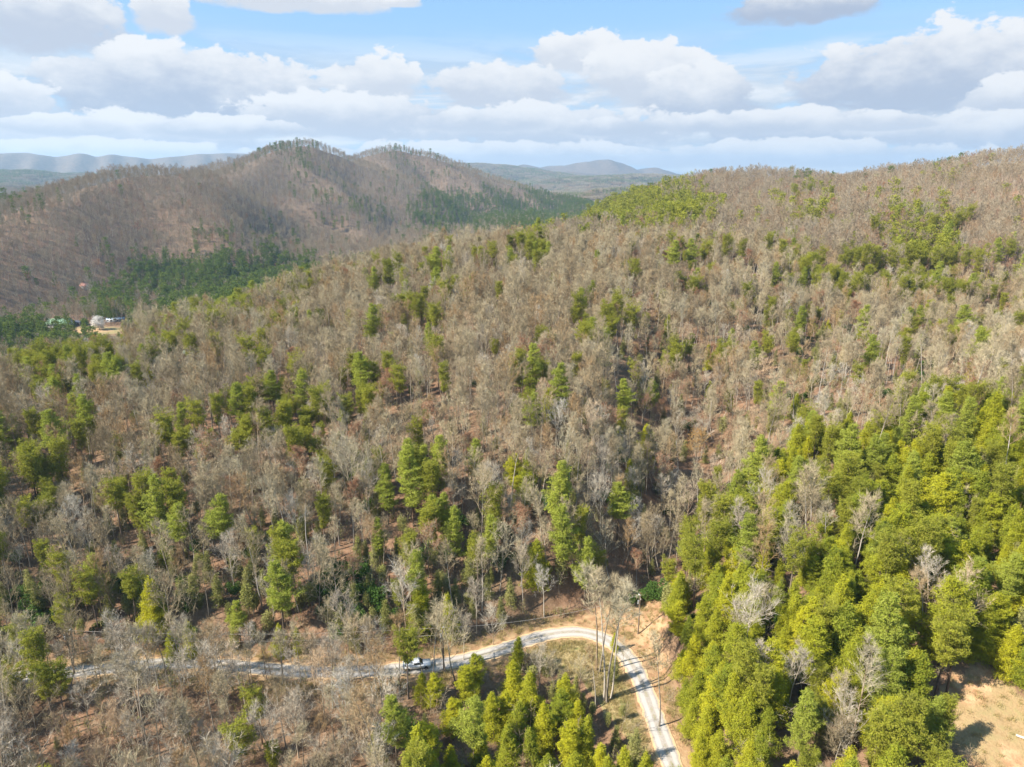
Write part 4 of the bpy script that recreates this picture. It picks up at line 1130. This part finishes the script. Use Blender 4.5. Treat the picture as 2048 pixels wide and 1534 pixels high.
def pole(px, py, h_, label):
    x_, y_, z_ = hit(px, py)
    e = empty('utility_pole', (x_, y_, z_)); tag(e, label, 'utility pole', 'utility poles along the gravel road')
    G = Geo(); G.tube([[0, 0, -1], [0, 0, h_ * .5], [0, 0, h_]], [.17, .15, .115], 10); obj('pole', G.mesh('pole', M_POLE), e)
    G = Geo(); G.box((0, 0, h_ - .55), (.12, 1.7, .12)); G.tube([[0, -.6, h_ - .55], [0, -.05, h_ - 1.2]], [.02, .02], 4); G.tube([[0, .6, h_ - .55], [0, .05, h_ - 1.2]], [.02, .02], 4)
    obj('crossarm', G.mesh('crossarm', M_POLE), e)
    for dy, dz in ((-.75, -.35), (.75, -.35), (0, .12)):
        G = Geo(); G.tube([[0, 0, -.12], [0, 0, -.02], [0, 0, 0], [0, 0, .1]], [.03, .03, .07, .05], 8); o_ = obj('insulator', G.mesh('insulator', M_LAMP), e); o_.location = (0, dy, h_ + dz)
    G = Geo(); G.tube([[0, 0, -.4], [0, 0, .4]], [.19, .19], 10); G.tube([[0, 0, .4], [0, 0, .48]], [.19, .05], 10); o_ = obj('transformer', G.mesh('transformer', M_STEEL), e); o_.location = (-.33, 0, h_ - 1.6)
    G = Geo(); G.tube([[0, 0, 0], [0, .5, .25], [0, 1.2, .35]], [.03, .03, .03], 6); obj('lamp_arm', G.mesh('lamp_arm', M_STEEL), e, (0, 0, h_ - .9))
    G = Geo(); G.box((0, 1.3, .3), (.22, .45, .13)); obj('lamp_head', G.mesh('lamp_head', M_LAMP), e, (0, 0, h_ - .9))
    poletops.append((x_, y_, z_ + h_))
pole(1276, 1268, 9.5, 'wooden utility pole standing on the bare orange bank right of the road bend')
pole(888, 1345, 10.0, 'utility pole beside the straight gravel road just right of the white pickup truck')
pole(150, 1350, 10.0, 'utility pole among bare trees at the far left end of the gravel road')
def wire(a_, b_, sag, lab):
    G = Geo(); pts = [[a_[0] + (b_[0] - a_[0]) * t, a_[1] + (b_[1] - a_[1]) * t, a_[2] + (b_[2] - a_[2]) * t - sag * 4 * t * (1 - t)] for t in np.linspace(0, 1, 25)]
    G.tube(pts, [.028] * 25, 4); tag(obj('power_line', G.mesh('power_line', M_WIRE)), lab, 'power line', 'wires between the utility poles')
A1, A2, A3 = poletops
wire((A2[0], A2[1], A2[2] + .2), (A3[0], A3[1], A3[2] + .2), 1.2, 'upper wire strung along the gravel road towards the left edge')
wire((A2[0], A2[1] + .1, A2[2] - 1.5), (A3[0], A3[1] + .1, A3[2] - 1.5), 1.2, 'lower wire strung along the gravel road towards the left edge')
wire((A1[0], A1[1], A1[2] + .2), (A2[0], A2[1], A2[2] + .2), 1.6, 'wire crossing the bend between the bank pole and the pole near the pickup')

def prism(G, outline, w, y0=0):
    """side outline (x, z) extruded across y"""
    n_ = len(outline); o_ = np.array(outline, float)
    v = np.concatenate([np.column_stack([o_[:, 0], np.full(n_, -w / 2 + y0), o_[:, 1]]), np.column_stack([o_[:, 0], np.full(n_, w / 2 + y0), o_[:, 1]])])
    q = [[i, (i + 1) % n_, n_ + (i + 1) % n_, n_ + i] for i in range(n_)]
    t = [[0, i + 1, i] for i in range(1, n_ - 1)] + [[n_, n_ + i, n_ + i + 1] for i in range(1, n_ - 1)]
    G.add(v, t, q)
def pickup(px, py):
    x_, y_ = atZ(px, py, RZ)
    d_, k_ = 1e9, 0
    for i_, p_ in enumerate(rp):
        q_ = math.hypot(p_[0] - x_, p_[1] - y_)
        if q_ < d_: d_, k_ = q_, i_
    h_ = math.atan2(dv[k_][1], dv[k_][0])
    e = empty('pickup_truck', (rp[k_][0], rp[k_][1], RZ + .1), h_); tag(e, 'white pickup truck on the gravel road, half hidden behind a pine', 'pickup truck')
    G = Geo(); prism(G, [(-2.75, .45), (2.7, .45), (2.78, .8), (2.7, 1.0), (1.3, 1.12), (1.28, 1.14), (-.35, 1.14), (-2.75, 1.14)][::-1], 1.9)
    obj('body', G.mesh('body', M_WHITE), e)
    G = Geo(); prism(G, [(-.75, 1.14), (1.25, 1.14), (.55, 1.78), (.35, 1.83), (-.5, 1.83), (-.68, 1.76)][::-1], 1.62); cab = obj('cab', G.mesh('cab', M_WHITE), e)
    G = Geo(); prism(G, [(-.55, 1.2), (.95, 1.2), (.45, 1.7), (-.5, 1.7)][::-1], 1.66); obj('side_window', G.mesh('side_window', M_GLASS), cab)
    G = Geo(); G.poly([[1.215, -.72, 1.2], [1.215, .72, 1.2], [.62, .66, 1.745], [.62, -.66, 1.745]], q=[[0, 1, 2, 3]]); obj('windscreen', G.mesh('windscreen', M_GLASS), cab)
    G = Geo(); G.box((-1.75, .87, 1.25), (1.9, .1, .22)); G.box((-1.75, -.87, 1.25), (1.9, .1, .22)); G.box((-2.7, 0, 1.25), (.1, 1.84, .22)); G.box((-1.78, 0, 1.16), (1.8, 1.6, .03)); obj('cargo_bed', G.mesh('cargo_bed', M_WHITE), e)
    for wx in (-1.75, 1.8):
        for wy in (-.86, .86):
            G = Geo(); G.tube([[wx, wy - .13, .4], [wx, wy + .13, .4]], [.4, .4], 16); th = np.arange(16) * 6.283 / 16
            for s_ in (-.13, .13): G.add(np.vstack([[wx, wy + s_, .4], np.column_stack([wx + .4 * np.cos(th), np.full(16, wy + s_), .4 + .4 * np.sin(th)])]), t=[[0, i + 1, (i + 1) % 16 + 1] for i in range(16)])
            w_ = obj('wheel', G.mesh('wheel', M_RUBBER), e)
            G = Geo(); sy = wy + (.14 if wy > 0 else -.14); G.tube([[wx, sy - .02, .4], [wx, sy + .02, .4]], [.23, .2], 10); obj('rim', G.mesh('rim', M_STEEL), w_)
    for wy in (-.7, .7):
        G = Geo(); G.box((2.74, wy, .85), (.1, .35, .2)); obj('headlight', G.mesh('headlight', M_LAMP), e)
pickup(835, 1336)

def house(name, cat, label, px, py, w, d, hw, rz, roofm, wallm, pitch=.5, nwin=3, chim=True, porch=False):
    x_, y_, z_ = hit(px, py)
    e = empty(name, (x_, y_, z_ - .1), rz); tag(e, label, cat)
    hr = hw + d / 2 * pitch
    G = Geo(); prism(G, [(-d / 2, -1.5), (d / 2, -1.5), (d / 2, hw), (0, hr), (-d / 2, hw)], w)
    v, t, q = G.arrays(); v = v[:, [1, 0, 2]]; G2 = Geo(); G2.add(v, t, q); obj('wall', G2.mesh('wall', wallm), e)
    G = Geo(); ov = .6; th = .18
    for s_ in (-1, 1):
        y0, z0 = s_ * (d / 2 + ov), hw - ov * pitch
        v = [[-w / 2 - ov, y0, z0 + .04], [w / 2 + ov, y0, z0 + .04], [w / 2 + ov, 0, hr + .04], [-w / 2 - ov, 0, hr + .04]]
        G.add(v + [[a_[0], a_[1], a_[2] + th] for a_ in v], q=[[0, 3, 2, 1], [4, 5, 6, 7], [0, 1, 5, 4], [1, 2, 6, 5], [2, 3, 7, 6], [3, 0, 4, 7]])
    rf = obj('roof', G.mesh('roof', roofm), e)
    if chim:
        G = Geo(); G.box((w * .25, d * .12, hr + .3), (.8, .8, 1.6)); obj('chimney', G.mesh('chimney', M_WOODW), rf)
    for i in range(nwin):
        u = -w / 2 + w * (i + .7) / (nwin + .6)
        G = Geo(); G.box((u, -d / 2 - .03, hw * .55), (1.3, .1, 1.2)); f_ = obj('window', G.mesh('window', M_WHITE), e)
        G = Geo(); G.box((u, -d / 2 - .09, hw * .55), (1.06, .04, .98)); obj('pane', G.mesh('pane', M_GLASS), f_)
    G = Geo(); G.box((w * .36, -d / 2 - .04, 1.05), (1.0, .08, 2.1)); obj('door', G.mesh('door', M_WOODW), e)
    return e
house('barn', 'barn', 'long barn with a pale green metal roof beside the field in the left valley', 122, 654, 17, 10, 3.6, 0.05, M_GREENR, M_CLAD, .62, 4, False)
house('house', 'house', 'house with a faded red roof among trees above the left valley field', 172, 578, 11, 8, 3.2, -.45, M_REDR, M_CLAD, .6, 3)
house('shed', 'shed', 'open shed with a silver metal roof right of the white blossoming tree', 232, 643, 13, 6, 2.6, .35, M_SILVER, M_WGREY, .25, 2, False)
house('cottage', 'house', 'low cottage with a dark roof between the green barn and the blossoming tree', 162, 650, 10, 6, 2.5, .1, M_DARKR, M_WOODW, .4, 2)
house('house', 'house', 'small pale house at the edge of the distant valley pines', 452, 534, 9, 7, 3, .3, M_WHITER, M_CLAD, .5, 2)
house('house', 'house', 'pinkish roofed house glimpsed through trees on the left slope', 303, 716, 8, 6, 3, .2, M_PINKR, M_CLAD, .5, 2)
house('cabin', 'cabin', 'cabin with a teal roof glimpsed through trees on the left slope', 396, 718, 8, 6, 3, -.1, M_TEAL, M_WOODW, .5, 2)

BL = Kind('blossom_tree', 'blossom tree', [], M_BARK, M_BLOSSOM)
def blossom(px, py, h_, wid, label, seed):
    x_, y_, z_ = hit(px, py)
    R = np.random.default_rng(seed); e = empty('blossom_tree', (x_, y_, z_)); tag(e, label, 'blossom tree')
    T = Geo(); T.tube([[0, 0, -.5], [0, 0, h_ * .5], [.2, 0, h_ * .85]], [.3, .2, .05], 6)
    for i in range(12):
        a = i * 2.4; limb(R, T, (0, 0, h_ * (.15 + .05 * i)), (math.cos(a), math.sin(a), .9), wid * .8, .09, .05, .1, 4, 4)
    obj('trunk', T.mesh('trunk', M_BARK), e)
    P = R.normal(size=(60, 3)); P /= np.linalg.norm(P, axis=1)[:, None]; P *= (R.uniform(.2, 1, 60) ** .45)[:, None]; P = P * [wid, wid, h_ * .44] + [0, 0, h_ * .56]
    P = np.repeat(P, 90, 0) + R.normal(size=(5400, 3)) * wid * .15
    K = Geo(); v, t = leaves(R, P, .42); K.add(v, t); obj('crown', K.mesh('crown', M_BLOSSOM), e)
blossom(199, 660, 11.5, 5.0, 'large rounded tree in full white blossom beside the left valley field', 1)
blossom(62, 700, 6, 3.2, 'small white flowering tree at the left edge beyond the near pines, rightmost of three', 2)
blossom(42, 700, 5.5, 3.0, 'small white flowering tree at the left edge beyond the near pines, middle of three', 3)
blossom(20, 706, 5, 2.8, 'small greenish white flowering tree at the left edge, leftmost of three', 4)
M_LOG = plain('bleached_log', (.62, .54, .44))
def log(px, py, L_, rz, tilt, label, r_=.2):
    x_, y_, z_ = hit(px, py)
    c_, s_ = math.cos(rz), math.sin(rz)
    z2 = float(H(np.array([x_ + c_ * L_]), np.array([y_ + s_ * L_]))[0]) + tilt
    G = Geo(); R = np.random.default_rng(int(px)); b_ = np.array([c_ * L_, s_ * L_, z2 - z_ + .3])
    G.tube([[0, 0, .3], b_ * .5 + [0, 0, .15], b_], [r_, r_ * .75, r_ * .3], 7)
    for i in range(9):
        t = R.uniform(.45, .98); limb(R, G, b_ * t + [0, 0, .2], (c_ + R.normal() * .6, s_ + R.normal() * .6, R.uniform(-.1, .8)), R.uniform(1.2, 3), .05, 0, .15, 3, 3)
    o_ = obj('fallen_tree', G.mesh('fallen_tree', M_LOG)); o_.location = (x_, y_, z_); tag(o_, label, 'fallen tree', 'fallen trees')
log(1925, 712, 15, .55, 1.5, 'bleached fallen tree leaning up to the right on the right hand slope', .3)
log(812, 1175, 9, 2.2, .2, 'pale fallen trunk on the leaf litter at the foot of the main slope')
log(2030, 1478, 4, -.6, .1, 'short bleached log lying on the sandy clearing at the lower right')
log(430, 905, 10, .3, .3, 'fallen pale tree low among bare trees on the left middle slope')
# dry grass and bramble along the road, on the bank and round the clearing
gx, gy = jitter_grid(60, 230, 0.62)
inn = inpoly(gx, gy, BANK); inb = inpoly(gx, gy, BEND); inc = inpoly(gx, gy, CLEAR)
dr = np.full(gx.shape, 99.); dr = seg_dist(gx, gy, road)[0]
pu = np.where(inb, .75, np.where(inn, .30, np.where(inc, .10, np.where((dr < 7), .4, 0.0))))
k = (RG.uniform(size=len(gx)) < pu) & (dr > 2.6) & (gx > -110)
gx, gy = gx[k], gy[k]; gz = H(gx, gy)
M_DRY = leaf('dry_grass', [c4(.42, .30, .14), c4(.52, .42, .22), c4(.25, .26, .08)], .3, .6)
def tuft(seed, n_, h_, w_):
    R = np.random.default_rng(seed); P = R.normal(size=(n_, 3)) * [w_, w_, .02]; d_ = R.normal(size=(n_, 3)) * .45 + [0, 0, 1]; d_ /= np.linalg.norm(d_, axis=1)[:, None]
    v, t = slivers(R, P, d_, R.uniform(.4, 1, n_) * h_, R.uniform(.03, .07, n_)); G = Geo(); G.add(v, t); return join([(G, M_DRY)])
scatter('dry_grass', 'straw coloured grass and low bramble beside the gravel road and on the bank', 'grass', [tuft(1, 60, .55, .28), tuft(2, 45, .9, .3), tuft(3, 70, .35, .35)], [(a_, b_, c_, float(RG.uniform(.6, 1.5)), RG.uniform(0, 6.28)) for a_, b_, c_ in zip(gx, gy, gz)])


# ------------------------------------------------------------------ the air
hz = bpy.data.materials.new('haze'); hz.use_nodes = True
t_ = hz.node_tree
for nn in list(t_.nodes): t_.nodes.remove(nn)
pv = t_.nodes.new('ShaderNodeVolumePrincipled'); pv.inputs['Color'].default_value = (0.50, 0.75, 1.0, 1); pv.inputs['Density'].default_value = 0.75e-4; pv.inputs['Anisotropy'].default_value = 0.2
oo = t_.nodes.new('ShaderNodeOutputMaterial'); t_.links.new(pv.outputs[0], oo.inputs['Volume'])
zmin = float(V[:, 2].min())
G = Geo(); zt = 372.0; zb = zmin - 1.5
G.box((0, 0, (zt + zb) / 2), (22600, 22600, zt - zb))
tag(obj('haze', G.mesh('haze', hz)), kind='stuff')
